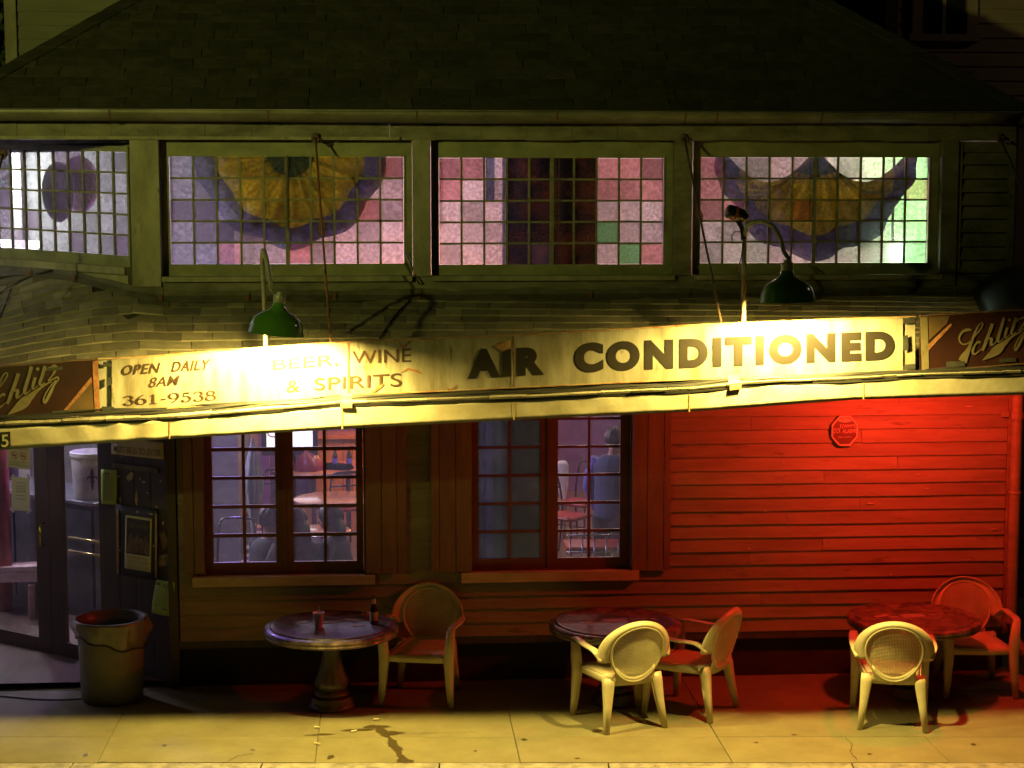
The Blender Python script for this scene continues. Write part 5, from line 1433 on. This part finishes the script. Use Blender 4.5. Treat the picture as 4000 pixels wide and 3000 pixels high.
for i, (x, y, lab) in enumerate([(1470, 2812, 'pale crumpled scrap on the damp paving near the first table'), (1383, 2858, 'thin pale stub on the dark damp patch of paving'), (1238, 2843, 'short pale stub beside the paving joint, nearer the table'), (1240, 2908, 'short pale stub beside the paving joint, nearer the kerb')]):
    p = onZ(x, y, .003); m = MB(); a = random.uniform(-.5, .5)
    m.sweep([p + Vector((-.022 * math.cos(a), -.022 * math.sin(a), .007)), p + Vector((.022 * math.cos(a), .022 * math.sin(a), .008))], [(.007, .006), (.006, .005)], 6)
    tag(m.build('litter_scrap', Mt['scrap']), lab, 'litter')
# cable lying across the doorway paving
m = MB(); m.sweep(smooth_line([tuple(onZ(x, y, .006)) for x, y in ((-60, 2712), (40, 2722), (150, 2732), (260, 2733), (330, 2728))], 4), .006, 6); tag(m.build('ground_cable', Mt['black'], None, smooth=True), 'thin black cable lying on the paving by the trash can', 'cable')
# ================================================================== INSIDE THE CLERESTORY: hangings close behind the glass
def bunting(label, cxp, rpx, topp, hpx, y, sag=0.0):
    c = onY(cxp, topp, y); rx = abs(onY(cxp + rpx, topp, y).x - c.x); rz = abs(onY(cxp, topp + hpx, y).z - c.z)
    t = thing('fan_bunting', label, 'bunting', c, 0, 'pleated bunting fans behind the clerestory glass')
    for (k0, k1, mtl) in ((.0, .26, 'cloth_green'), (.26, .78, 'cloth_gold'), (.78, 1.0, 'cloth_purple')):
        m = MB()
        def f(u, v, k0=k0, k1=k1):
            a = math.pi * (1 + u); k = lerp(k0, k1, v)
            sc_ = k * (1 + .05 * k * abs(math.sin(a * 5)))
            fold = (.03 * math.sin(a * 23) + .02 * math.sin(a * 9 + 1)) * (.3 + k)
            return (rx * sc_ * math.cos(a), fold, rz * sc_ * math.sin(a) * (.96) + .04 * math.cos(2 * a) * k - sag * rz * math.sin(math.pi * min(1, k)) * abs(math.cos(a)) ** 5 + .012 * math.sin(a * 9) * k)
        m.grid(f, 110, 4); m.build('cloth_band', Mt[mtl], t, smooth=True, solid=.001)
    return t
bunting('gold and purple bunting fan behind the second clerestory window', 1135, 365, 596, 355, .30)
bunting('gold and purple bunting fan behind the clerestory window with the green glow', 3190, 385, 580, 415, .30, .34)
# dark amber picture board hung behind the third window
t = thing('picture_board', 'dark amber picture board behind the third clerestory window', 'picture')
m = MB(); a, c = onY(1962, 600, .45), onY(2332, 1060, .45); m.box(a.x, c.x, .45, .452, c.z - .3, a.z + .15); m.build('board', Mt['dark_box'], t)
m = MB(); e0, e1 = onY(1898, 600, .42), onY(1932, 782, .42); m.box(e0.x, e1.x, .42, .425, e1.z, e0.z + .1); m.build('violet_strip', Mt['cloth_purple'], t)
# round drum-like lanterns behind the turned window
nrmC = Vector((math.sin(CH), math.cos(CH), 0))
for (px, py, rx, rz, off, mtl, lab) in ((228, 750, 66, 122, .34, 'cloth_black', 'dark oval hanging lantern behind the leftmost window'), (310, 720, 80, 118, .75, 'pink_wood', 'rosy oval hanging lantern partly behind the dark one')):
    c = on_plane(px, py, C_UP + nrmC * off, nrmC); k = 1 / 470.
    t = thing('hanging_lantern', lab, 'lantern', c, 0, 'oval lanterns in the corner window')
    m = MB(); m.lathe([(rx * k * math.sin(math.pi * i / 12) * (1 if 0 < i < 12 else 0), rz * k * math.cos(math.pi * i / 12)) for i in range(13)], 28, fn=lambda a, z: 1 + .01 * math.cos(a * 14)); m.build('lantern_body', Mt[mtl], t, smooth=True)
    m = MB(); m.sweep([(0, 0, rz * k), (0, 0, 4.72 - c.z)], .004, 5); m.build('cord', Mt['black'], t)
# lit fluorescent batten low behind the turned window, and a green flood lens by the last window
t = thing('tube_light', 'lit white tube light low behind the leftmost window', 'light')
a, c = on_plane(-60, 950, C_UP + nrmC * .4, nrmC), on_plane(150, 955, C_UP + nrmC * .4, nrmC)
m = MB(); m.sweep([a, c], .035, 10); m.build('tube', Mt['tube_lit'], t, smooth=True)
m = MB(); m.sweep([a + Vector((0, .05, -.06)), c + Vector((0, .05, -.06))], (.04, .03), 6); m.build('batten', Mt['white_enamel'], t)
t = thing('flood_lamp', 'lit green-white lamp behind the lower right panes of the last clerestory window', 'light')
c = onY(3500, 985, .27)
m = MB(); m.lathe([(0, 0), (.05, 0), (.075, .03), (.08, .05), (.0, .05)], 20)
for i in range(len(m.v)): x, y, z = m.v[i]; m.v[i] = (c.x + x, c.y - z + .05, c.z + y)
m.build('lens', Mt['green_lit'], t)
m = MB(); m.lathe([(.081, .045), (.07, .1), (.03, .16), (0, .17)], 20)
for i in range(len(m.v)): x, y, z = m.v[i]; m.v[i] = (c.x + x, c.y + z - .04, c.z + y)
m.build('housing', Mt['black'], t, smooth=True)
m = MB(); m.sweep([(c.x, c.y + .1, c.z), (c.x, c.y + .12, c.z + .2), (c.x, c.y + .12, 4.7)], .012, 6); m.build('hanger', Mt['black'], t)

# ================================================================== INSIDE THE LOWER WINDOWS
def floor_at(px, py): return onZ(px, py, .05)
# lilac screen wall and brick-orange counter far inside
m = MB(); a, c = onY(560, 1700, 7.6), onY(1050, 1700, 7.6); m.box(a.x, c.x, 7.6, 7.7, .05, 3.0); tag(m.build('partition', Mt['wall_lilac']), 'lilac painted partition deep inside the first window', 'partition')
t = thing('bar_counter', 'amber-lit wooden bar counter deep inside the first window', 'counter')
a, c = onY(1225, 1700, 8.0), onY(1560, 1700, 8.0)
m = MB(); m.box(a.x, c.x, 7.95, 8.4, .95, 1.0); m.build('counter_top', Mt['orange_top'], t)
m = MB(); nn = 9
m.box(a.x + .02, c.x - .02, 8.02, 8.4, .05, .95); ctr = m.build('counter_body', Mt['dark_wood'], t)
for i in range(nn):
    p = MB(); w = (c.x - a.x - .04) / nn; p.box(a.x + .02 + w * i + .004, a.x + .02 + w * (i + 1) - .004, 7.99, 8.02, .06, .94); p.build('panel', Mt['orange_top'], ctr)
# lit white board
t = thing('lit_board', 'bright white lit board with a dark frame inside the first window', 'board')
a, c = onY(1040, 1640, 6.2), onY(1222, 1757, 6.2)
m = MB(); m.box(a.x, c.x, 6.2, 6.22, c.z, a.z + .25); m.build('lit_face', Mt['screen'], t)
m = MB(); m.box(c.x, c.x + .06, 6.18, 6.26, c.z - .06, a.z + .3); m.box(a.x - .06, a.x, 6.18, 6.26, c.z - .06, a.z + .3); m.box(a.x, c.x, 6.18, 6.26, c.z - .06, c.z - .002); m.box(a.x + .2, a.x + .24, 6.24, 6.28, .05, c.z - .06); m.box(c.x - .24, c.x - .2, 6.24, 6.28, .05, c.z - .06); m.build('frame', Mt['black'], t)
m = MB(); cc = onY(1066, 1690, 6.19); pts = [cc + Vector((.06 * math.cos(i * .314), 0, .05 * math.sin(i * .314))) for i in range(21)]; m.sweep(pts, .008, 5, cap=False); m.build('red_ring', Mt['print_red'], t)
# slatted light and shade on the floor, put in as coloured strips
a, c = floor_at(830, 2020), floor_at(955, 2200)
m = MB()
t = thing('slat_light_stripes', 'purple and white floor stripes standing for slatted light inside the first window', 'mat')
x0, x1, y0, y1 = a.x - .6, a.x + .9, c.y - .3, a.y + .2
n = int((y1 - y0) / .21)
for i in range(n):
    p = MB(); p.box(x0, x1, y0 + i * .21, y0 + i * .21 + .208, .052, .058); p.build('stripe', Mt['paper' if i % 2 else 'wall_lilac'], t)
# pub tables
def pub_table(label, px, py, r, z=.78):
    p = onZ(px, py, z + .05); t = thing('pub_table', label, 'table', (p.x, p.y, .05), 0, 'round orange-topped tables inside')
    m = MB(); m.lathe([(0, z), (r - .02, z), (r, z - .008), (r, z - .03), (r - .02, z - .036), (0, z - .036)], 40); m.build('table_top', Mt['orange_top'], t, smooth=True, auto=40)
    m = MB(); m.lathe([(r + .001, z - .006), (r + .004, z - .01), (r + .004, z - .03), (r + .001, z - .034)], 40); m.build('metal_edge', Mt['steel'], t, smooth=True)
    m = MB(); m.lathe([(.03, z - .04), (.03, .05), (.22, .03), (.24, 0), (0, 0)], 20); m.build('pedestal', Mt['steel'], t, smooth=True, auto=40)
    return t
pub_table('round orange table in the middle of the first window', 1310, 1945, .45)
pub_table('round orange table with the red bag, far inside the first window', 1225, 1828, .5)
pub_table('round orange table with two bottles, far inside the first window', 1360, 1820, .38)
pub_table('low round orange table near the people inside the first window', 1250, 2070, .30)
pub_table('dark round table behind the foggy casement', 2050, 1950, .4)
def bar_chair(label, px, py, deg):
    p = onZ(px, py, .95); p.z = .05; t = thing('bar_chair', label, 'chair', p, R(deg), 'black tube chairs with red seats inside')
    m = MB(); m.grid(lambda u, v: ((u - .5) * .40, (v - .5) * .40, .455 + .02 * math.sin(math.pi * u) * math.sin(math.pi * v)), 8, 8); m.build('seat', Mt['red_vinyl'], t, smooth=True, solid=.035)
    for sx in (-1, 1):
        m = MB(); m.sweep(smooth_line([(sx * .19, .19, 0), (sx * .185, .17, .44), (sx * .185, .10, .455)], 3), .012, 8); m.build('leg', Mt['black_gloss'], t, smooth=True)
        m = MB(); m.sweep(smooth_line([(sx * .19, -.24, 0), (sx * .185, -.19, .44), (sx * .18, -.21, .70), (sx * .17, -.25, .86)], 3), .012, 8); m.build('leg', Mt['black_gloss'], t, smooth=True)
    m = MB(); m.sweep(smooth_line([(-.17, -.25, .86), (-.12, -.27, .90), (.12, -.27, .90), (.17, -.25, .86)], 4), .013, 8); m.build('top_rail', Mt['black_gloss'], t, smooth=True)
    m = MB(); m.sweep([(-.18, -.225, .74), (0, -.24, .745), (.18, -.225, .74)], .010, 8); m.build('back_rail', Mt['black_gloss'], t, smooth=True)
    m = MB(); m.sweep([(-.187, .165, .2), (.187, .165, .2)], .009, 6); m.build('stretcher', Mt['black_gloss'], t, smooth=True)
    return t
for (px, py, dg, lab) in ((915, 1808, 200, 'black tube chair by the lilac wall inside the first window'), (1035, 1850, 150, 'black tube chair with a red seat behind the grey parasol'), (1178, 1985, 250, 'black tube chair beside the orange table in the first window'),
                          (1325, 1832, 20, 'black tube chair in front of the two bottles'), (900, 2045, 170, 'black tube chair next to the floor stripes'), (2215, 1862, 230, 'black tube chair at the left of the clear casement'), (2265, 1815, 140, 'black tube chair behind the red bench')):
    bar_chair(lab, px, py, dg)
# closed grey parasol
p = onY(990, 1930, 3.2)
t = thing('closed_parasol', 'closed grey canvas parasol standing inside the first window', 'parasol', (p.x, p.y, .05))
tipz = onY(995, 1703, 3.2).z - .05
m = MB(); m.lathe([(.0, tipz), (.012, tipz - .04), (.05, tipz - .22), (.085, tipz - .42), (.092, tipz - .52), (.07, tipz - .66), (.035, tipz - .86), (.02, tipz - .98)], 24, fn=lambda a, z: 1 + .18 * math.cos(a * 6)); m.build('canvas', Mt['grey_cloth'], t, smooth=True)
m = MB(); m.sweep([(0, 0, 0), (0, 0, tipz - .9)], .018, 8); m.build('pole', Mt['steel'], t, smooth=True)
m = MB(); m.lathe([(0, .06), (.04, .06), (.2, .03), (.22, 0), (0, 0)], 24); m.build('foot', Mt['black'], t, smooth=True, auto=40)
# bag and bottles on the far tables
p = onZ(1205, 1838, .83)
m = MB(); m.grid(lambda u, v: (p.x + .17 * math.cos(2 * math.pi * u) * (1 - v ** 2.2) * (1 + .12 * math.sin(6 * math.pi * u)), p.y + .12 * math.sin(2 * math.pi * u) * (1 - v ** 2.2), .832 + .25 * v + .03 * math.sin(4 * math.pi * u) * v), 28, 8, closed_u=True)
tag(m.build('handbag', Mt['bag_red'], None, smooth=True), 'slumped crimson leather bag on the far table', 'bag')
for (px, lab) in ((1309, 'dark beer bottle nearer the bag on the far table'), (1364, 'dark beer bottle at the edge of the far table')):
    p = onZ(px, 1822, .83); t = thing('beer_bottle', lab, 'bottle', p)
    m = MB(); m.lathe([(0, 0), (.032, .0), (.033, .12), (.028, .145), (.016, .18), (.0145, .235), (0, .24)], 18); m.build('bottle_body', Mt['bottle'], t, smooth=True)
    m = MB(); m.lathe([(.0335, .035), (.034, .037), (.034, .1), (.0335, .102)], 18); m.build('body_label', Mt['cloth_blue'], t, smooth=True)
# roller blind behind the foggy leaf
m = MB(); a, c = onY(1850, 1600, .22), onY(2125, 2230, .22); m.box(a.x, c.x, .24, .243, c.z - .1, 2.6); tag(m.build('roller_blind', Mt['blind']), 'grey-blue blind behind the foggy casement leaf', 'blind')
# red-topped bench with spindles
t = thing('red_bench', 'low red-topped bench with thin spindles inside the clear casement', 'bench')
a, c = onZ(2205, 2130, .80), onZ(2440, 2130, .80)
m = MB(); m.box(a.x, c.x + .3, a.y - .2, a.y + .2, .76, .82); m.build('bench_top', Mt['red_vinyl'], t, bevel=.02)
m = MB(); m.sweep([(a.x, a.y - .21, .775), (c.x + .3, a.y - .21, .775)], .012, 8); m.build('edge_strip', Mt['steel'], t, smooth=True)
for i in range(8):
    x = lerp(a.x + .03, c.x + .25, i / 7); m = MB(); m.sweep([(x, a.y - .24, .05), (x, a.y - .24, .94)], .007, 6); m.build('spindle', Mt['black_gloss'], t, smooth=True)
m = MB(); m.sweep([(a.x, a.y - .24, .94), (c.x + .3, a.y - .24, .94)], .009, 6); m.build('hand_rail', Mt['steel'], t, smooth=True)
# grey paddle-shaped post
p = floor_at(2200, 2100); pz = onY(2200, 1800, p.y).z
m = MB(); m.sweep([(p.x, p.y, .05), (p.x, p.y, pz - .45), (p.x - .01, p.y, pz - .3), (p.x - .01, p.y, pz - .05), (p.x - .01, p.y, pz)], [(.03, .02), (.035, .02), (.07, .025), (.075, .025), (.045, .02)], 12); tag(m.build('paddle', Mt['cup'], None, smooth=True), 'pale grey paddle standing at the left of the clear casement', 'paddle')

# ------------------------------------------------------------------ people
def skin_body(name, verts, edges, radii, mtl, parent, levels=2, root=0):
    me = bpy.data.meshes.new(name); me.from_pydata(verts, edges, []); me.materials.append(mtl)
    o = link(name, me, parent)
    sk = o.modifiers.new('skin', 'SKIN'); sk.use_smooth_shade = True
    if not me.skin_vertices: 
        lay = None
    sv = me.skin_vertices[0].data if me.skin_vertices else None
    if sv is None:
        bm_attr = me.attributes
    if sv:
        for i, r_ in enumerate(radii):
            sv[i].radius = (r_[0], r_[1]) if isinstance(r_, tuple) else (r_, r_); sv[i].use_root = (i == root)
    ss = o.modifiers.new('sub', 'SUBSURF'); ss.levels = levels; ss.render_levels = levels
    return o
def tube_body(name, chains, mtl, parent):
    """one continuous surface from overlapping tapered limbs, fused by remeshing"""
    m = MB()
    for pts, rad, sqz in chains: m.sweep(pts, [(r_, r_ * sqz) for r_ in rad], 14)
    o = m.build(name, mtl, parent, smooth=True)
    rm = o.modifiers.new('fuse', 'REMESH'); rm.mode = 'VOXEL'; rm.voxel_size = .014; rm.use_smooth_shade = True
    sm = o.modifiers.new('smooth', 'SMOOTH'); sm.factor = .6; sm.iterations = 4
    return o
def person(label, loc, rz, pose, shirt, trousers, hair, long_hair=False, sleeve=None):
    t = thing('person', label, 'person', loc, rz)
    if pose == 'sit':
        hip_z, sh_z, head_z = .50, .98, 1.185
        lean = .10
        legs = [([(sx * .09, .0, hip_z), (sx * .11, .22, hip_z + .01), (sx * .12, .43, hip_z - .02), (sx * .12, .45, .28), (sx * .12, .43, .06), (sx * .12, .53, .03)], [.095, .09, .07, .055, .04, .035], 1) for sx in (-1, 1)]
        arms = [([(sx * .17, lean, sh_z), (sx * .235, lean + .04, sh_z - .14), (sx * .25, lean + .08, sh_z - .27), (sx * .20, lean + .24, sh_z - .30), (sx * .14, lean + .34, sh_z - .26)], [.065, .055, .048, .042, .035], 1) for sx in (-1, 1)]
        hands = [(sx * .13, lean + .39, sh_z - .25) for sx in (-1, 1)]
    else:
        hip_z, sh_z, head_z = .92, 1.45, 1.65
        lean = .06
        legs = [([(sx * .09, 0, hip_z), (sx * .10, .02, .70), (sx * .10, .03, .48), (sx * .10, .0, .25), (sx * .10, -.02, .07), (sx * .10, .10, .03)], [.10, .085, .065, .055, .042, .036], 1) for sx in (-1, 1)]
        arms = [([(sx * .18, lean, sh_z), (sx * .25, lean - .01, sh_z - .15), (sx * .27, lean - .02, sh_z - .29), (sx * .26, lean + .07, sh_z - .42), (sx * .25, lean + .12, sh_z - .54)], [.065, .055, .048, .042, .034], 1) for sx in (-1, 1)]
        hands = [(sx * .25, lean + .14, sh_z - .62) for sx in (-1, 1)]
    torso = ([(0, 0, hip_z - .04), (0, .0, hip_z + .08), (0, lean * .4, hip_z + .25), (0, lean * .9, sh_z - .07), (0, lean, sh_z + .02), (0, lean, sh_z + .05)], [.15, .155, .16, .185, .13, .06], .68)
    neck = ([(0, lean, sh_z), (0, lean + .01, sh_z + .12)], [.058, .055], 1)
    hx = (0, lean + .03, head_z)
    head = ([(0, hx[1] + .01, head_z - .125), (0, hx[1] + .015, head_z - .085), (0, hx[1] + .008, head_z - .03), (0, hx[1], head_z + .04), (0, hx[1] - .005, head_z + .09), (0, hx[1] - .005, head_z + .115)], [.03, .062, .076, .08, .062, .02], 1.2)
    nose = ([(0, hx[1] + .08, head_z + .01), (0, hx[1] + .108, head_z - .03)], [.010, .016], 1)
    ears = [([(sx * .074, hx[1] - .01, head_z + .02), (sx * .080, hx[1] - .01, head_z - .035)], [.014, .012], 1.4) for sx in (-1, 1)]
    hch = []
    for (hx_, hy_, hz_), sx in zip(hands, (-1, 1)):
        a = Vector(arms[0 if sx < 0 else 1][0][-1]); h = Vector((hx_, hy_, hz_)); d = (h - a).normalized()
        sdv = d.cross(Vector((0, 0, 1))).normalized() if abs(d.z) < .9 else Vector((0, 1, 0))
        hch.append(([a, h], [.033, .038], .6))
        for f, ln in ((-.027, .062), (-.009, .075), (.010, .072), (.027, .058)):
            b0 = h + sdv * f; hch.append(([b0, b0 + d * ln * .55, b0 + d * ln * .85 + Vector((0, -.0, -.02))], [.010, .009, .008], 1))
        hch.append(([a + d * .02 + sdv * .03 * sx, a + d * .06 + sdv * .05 * sx, a + d * .09 + sdv * .048 * sx], [.012, .011, .009], 1))
    body = tube_body('body', [neck, head, nose] + ears + hch + [torso] + legs + arms, Mt['skin'], t)
    def grow(c, g): return (c[0], [r_ + g for r_ in c[1]], c[2])
    tube_body('shirt', [grow(torso, .013)] + [([Vector(p) for p in a[0]], [r_ + .012 for r_ in a[1]], 1) for a in arms], Mt[sleeve or shirt], t)
    if sleeve:
        tube_body('vest', [grow(torso, .026)], Mt[shirt], t)
    tube_body('trousers', [(torso[0][:2], [r_ + .012 for r_ in torso[1][:2]], .7)] + [grow((l[0][:5], l[1][:5], 1), .012) for l in legs], Mt[trousers], t)
    for l in legs:
        m = MB(); p = Vector(l[0][4]); m.sweep([p + Vector((0, -.05, -.03)), p + Vector((0, .05, -.03)), p + Vector((0, .17, -.04)), p + Vector((0, .2, -.042))], [(.04, .035), (.045, .04), (.043, .025), (.03, .018)], 10); m.build('shoe', Mt['black'], t, smooth=True)
    # hair cap
    m = MB()
    def cap(u, v):
        a = 2 * math.pi * u; e = lerp(math.pi / 2, -.55 if not long_hair else -1.0, v)
        fr = max(0, math.sin(a)) ** 2
        e = max(e, lerp(-1.2, .42, fr))
        rr_ = .97 + .07 * math.sin(a * 7) * math.sin(v * 3) + .04 * math.sin(a * 13 + v * 5)
        return (hx[0] + .092 * rr_ * math.cos(e) * math.cos(a), hx[1] - .008 + .108 * rr_ * math.cos(e) * math.sin(a), head_z + .012 + .108 * rr_ * math.sin(e))
    m.grid(cap, 32, 10, closed_u=True)
    if long_hair:
        m.sweep([(0, hx[1] - .06, head_z + .0), (0, hx[1] - .085, head_z - .12), (0, hx[1] - .09, head_z - .26), (0, hx[1] - .09, head_z - .36)], [(.085, .05), (.10, .05), (.11, .045), (.08, .03)], 12)
    m.build('hair', Mt[hair], t, smooth=True, solid=.012)
    # face: eyes, brows and mouth
    for sx in (-1, 1):
        m = MB(); m.lathe([(0, .011), (.009, .008), (.012, 0), (.009, -.008), (0, -.011)], 10, (sx * .032, hx[1] + .080, head_z + .008)); m.build('eye', Mt['hair_dark'], body)
    m = MB(); m.sweep([(-.024, hx[1] + .080, head_z - .068), (0, hx[1] + .088, head_z - .066), (.024, hx[1] + .080, head_z - .068)], .006, 6); m.build('mouth', Mt['red_vinyl'], body)
    return t
def seat_for(loc, lab):
    t = thing('bar_stool', lab, 'stool', (loc[0], loc[1], .05), 0, 'stools under the seated people')
    m = MB(); m.lathe([(0, .42), (.16, .42), (.17, .41), (.17, .385), (0, .38)], 24); m.build('seat', Mt['red_vinyl'], t, smooth=True, auto=40)
    m = MB(); m.lathe([(.025, .38), (.025, .03), (.18, .015), (.18, 0), (0, 0)], 18); m.build('pedestal', Mt['black_gloss'], t, smooth=True, auto=40)
for (px, py, y, rz, sh, hr, lh, lab) in ((1012, 2050, .85, -50, 'cloth_black', 'hair_dark', False, 'dark-haired person in charcoal clothes seated just inside the first window'),
                                         (1185, 2100, .75, 35, 'cloth_brown', 'hair_brown', True, 'brown-haired person in a brown top seated inside the first window'),
                                         (1345, 2060, .95, 75, 'cloth_black', 'hair_dark', True, 'long-haired person in dark clothes at the right of the first window')):
    p = onY(px, py, y)
    dz = p.z - 1.185
    person(lab, (p.x, p.y, max(.05, dz)), R(rz), 'sit', sh, 'cloth_navy', hr, lh)
    seat_for((p.x, p.y), 'round bar stool under the ' + lab.split(' seated')[0].split(' at the')[0])
p = onY(2388, 1690, 2.4)
person('person in a navy vest with violet-blue sleeves standing inside the second window', (p.x, p.y, .05), R(-35), 'stand', 'cloth_navy', 'cloth_black', 'hair_dark', False, 'cloth_blue')

# ------------------------------------------------------------------ behind the entrance glass
def behind(px, py, off): return on_plane(px, py, C_LOW + nrmC * off, nrmC)
t = thing('steel_counter', 'dark steel counter behind the entrance door', 'counter')
a = behind(-160, 1965, 1.1); c = behind(362, 1965, 1.1); zt = c.z
def cT(p): return Vector((c.x + math.cos(CH) * p[0] + math.sin(CH) * p[1], c.y - math.sin(CH) * p[0] + math.cos(CH) * p[1], p[2]))
m = MB(cT); m.box(-1.7, 0, 0, .7, zt - .04, zt); m.build('counter_top', Mt['steel'], t, bevel=.01)
m = MB(cT); m.box(-1.68, -.02, .03, .68, .05, zt - .045); m.build('counter_body', Mt['stainless'], t)
for i in range(3):
    m = MB(cT); m.box(-1.66 + i * .55, -1.66 + i * .55 + .52, .012, .03, .15, zt - .09); m.build('panel', Mt['stainless'], t)
t = thing('white_bucket', 'white plastic bucket with a fleur-de-lis emblem on the counter behind the door', 'bucket', cT((-.26, .24, zt)))
k = .74
m = MB(); m.lathe([(0, 0), (.165, 0), (.172, .02), (.195, .40), (.205, .405), (.205, .44), (.198, .445), (.19, .43), (.165, .02), (0, .02)], 40); m.build('bucket_body', Mt['bucket'], t, smooth=True, auto=45)
dirc = (CAM - t.location); dirc.z = 0; dirc.normalize(); sdc = Vector((0, 0, 1)).cross(dirc).normalized()
def bT(p):
    r_ = .178 + .06 * (p[2]) + .002; a = p[0] / r_
    return dirc * (r_ * math.cos(a)) + sdc * (r_ * math.sin(a)) + Vector((0, 0, p[2]))
m = MB(bT)
v, f = ribbon([smooth_line([(0, -.11, .004), (0, -.06, .022), (0, -.03, .012), (0, .0, .018), (0, .05, .034), (0, .11, .004)], 4),
               smooth_line([(-.045, -.005, .006), (-.040, .018, .012), (-.022, .022, .014), (-.008, -.005, .010), (-.012, -.05, .004)], 4), smooth_line([(.045, -.005, .006), (.040, .018, .012), (.022, .022, .014), (.008, -.005, .010), (.012, -.05, .004)], 4), [(-.024, -.02, .012), (.024, -.02, .012)]])
m.add([(x, 0, y + .20) for x, y in v], f); m.build('emblem', Mt['letter_brown'], t)
m = MB(bT); m.sweep([(-.06, 0, .375), (.06, 0, .375)], (.008, .008), 6); m.build('grip', Mt['bucket'], t)
m = MB(); a = behind(2, 1700, .9); m.sweep([(a.x, a.y, .05), (a.x, a.y, 3.0)], .07, 14); tag(m.build('red_column', Mt['red_post'], None, smooth=True), 'red painted column behind the left door glass', 'column')
t = thing('wooden_bench', 'pale pinkish wooden bench behind the left door glass', 'bench')
a, c = behind(-120, 2240, .8), behind(142, 2232, .8)
m = MB(); m.hexa([a, c, c + nrmC * .35, a + nrmC * .35] + [p + Vector((0, 0, .05)) for p in (a, c, c + nrmC * .35, a + nrmC * .35)]); m.build('seat', Mt['pink_wood'], t, bevel=.006)
m = MB(); m.hexa([p + Vector((0, 0, -.10)) for p in (a, c, c + nrmC * .03, a + nrmC * .03)] + [p + Vector((0, 0, -.003)) for p in (a, c, c + nrmC * .03, a + nrmC * .03)]); m.build('apron', Mt['pink_wood'], t)
for q in (a + (c - a) * .05, a + (c - a) * .92):
    m = MB(); m.sweep([(q.x, q.y, .05), (q.x, q.y, a.z)], .03, 8, sq=.5); m.build('leg', Mt['pink_wood'], t)
    q2 = q + nrmC * .32; m = MB(); m.sweep([(q2.x, q2.y, .05), (q2.x, q2.y, a.z)], .03, 8, sq=.5); m.build('leg', Mt['pink_wood'], t)

# ================================================================== NEIGHBOUR HOUSES behind the roof
def siding_house(name, label, x0, x1, y, z0, z1, mtl, pitch, trim_x, trim_w, mt_trim, win=None):
    t = thing(name, label, 'house')
    m = MB(); m.box(x0, x1, y + .02, y + 3, z0 - 5, z1); w = m.build('wall', Mt[mtl], t)
    z = z0
    while z < z1 - pitch:
        segs = [(x0, x1)]
        if win and z + pitch > win[2] and z < win[3]: segs = [(x0, win[0]), (win[1], x1)]
        for a, c in segs:
            p = MB(); p.hexa([(a, y - .018, z), (c, y - .018, z), (c, y + .019, z), (a, y + .019, z), (a, y - .001, z + pitch), (c, y - .001, z + pitch), (c, y + .019, z + pitch), (a, y + .019, z + pitch)]); p.build('plank', Mt[mtl], w)
        z += pitch
    m = MB(); m.box(trim_x, trim_x + trim_w, y - .05, y - .019, z0 - 5, z1); m.build('corner_board', Mt[mt_trim], t, bevel=.01)
    if win:
        a, c, q0, q1 = win
        m = MB(); m.box(a - .02, a + .1, y - .06, y + .015, q0 - .02, q1); m.box(c - .1, c + .02, y - .06, y + .015, q0 - .02, q1); m.box(a - .06, c + .06, y - .09, y + .015, q0 - .1, q0 - .02); fr = m.build('window', Mt[mtl], t)
        m = MB(); m.box(a + .1, c - .1, y + .0, y + .012, q0 - .02, q1); m.build('pane', Mt['black_gloss'], fr)
        m = MB(); m.box((a + c) / 2 - .02, (a + c) / 2 + .02, y - .02, y - .001, q0 - .02, q1); m.build('glazing_bar', Mt[mtl], fr)
    return t
YN = 4.6
nl0, nl1 = onY(24, 100, YN).x, onY(900, 100, YN).x
siding_house('neighbour_house', 'olive clapboard house wall behind the roof at the top left', nl0, nl1, YN, onY(0, 420, YN).z, 8.6, 'neigh', .142, nl0 - .01, onY(72, 100, YN).x - nl0, 'trim')
nr0, nr1 = onY(3452, 100, 6.0).x, 9.6
siding_house('neighbour_house', 'dark brown clapboard house with a window behind the roof at the top right', nr0, nr1, 6.0, onY(3500, 480, 6.0).z, 9.5, 'neigh_brown', .165, nr0 - .01, onY(3510, 100, 6.0).x - nr0, 'dark_wood',
             (onY(3565, 100, 6.0).x, onY(3805, 100, 6.0).x, onY(3690, 128, 6.0).z, 9.4))
# tree sliver at the far left
t = thing('tree', 'dark leafy tree beside the olive house at the top left edge', 'tree')
tx = onY(-60, 100, 7.5)
m = MB(); m.sweep([(tx.x, 7.5, -.1), (tx.x - .05, 7.5, 3), (tx.x + .02, 7.5, 6.5)], [.16, .12, .05], 10); m.build('trunk', Mt['dark_wood'], t, smooth=True)
m = MB(); rr = random.Random(3)
for i in range(2600):
    c = Vector((tx.x + rr.gauss(0, .55), 7.5 + rr.gauss(0, .6), rr.uniform(4.0, 8.2)))
    a = Vector((rr.uniform(-1, 1), rr.uniform(-1, 1), rr.uniform(-1, 1))).normalized(); bq = a.cross(Vector((rr.uniform(-1, 1), 1, .3))).normalized()
    s = rr.uniform(.04, .08); m.add([c - a * s, c + bq * s * .5, c + a * s, c - bq * s * .5], [(0, 1, 2, 3)])
m.build('crown', Mt['leaf'], t)
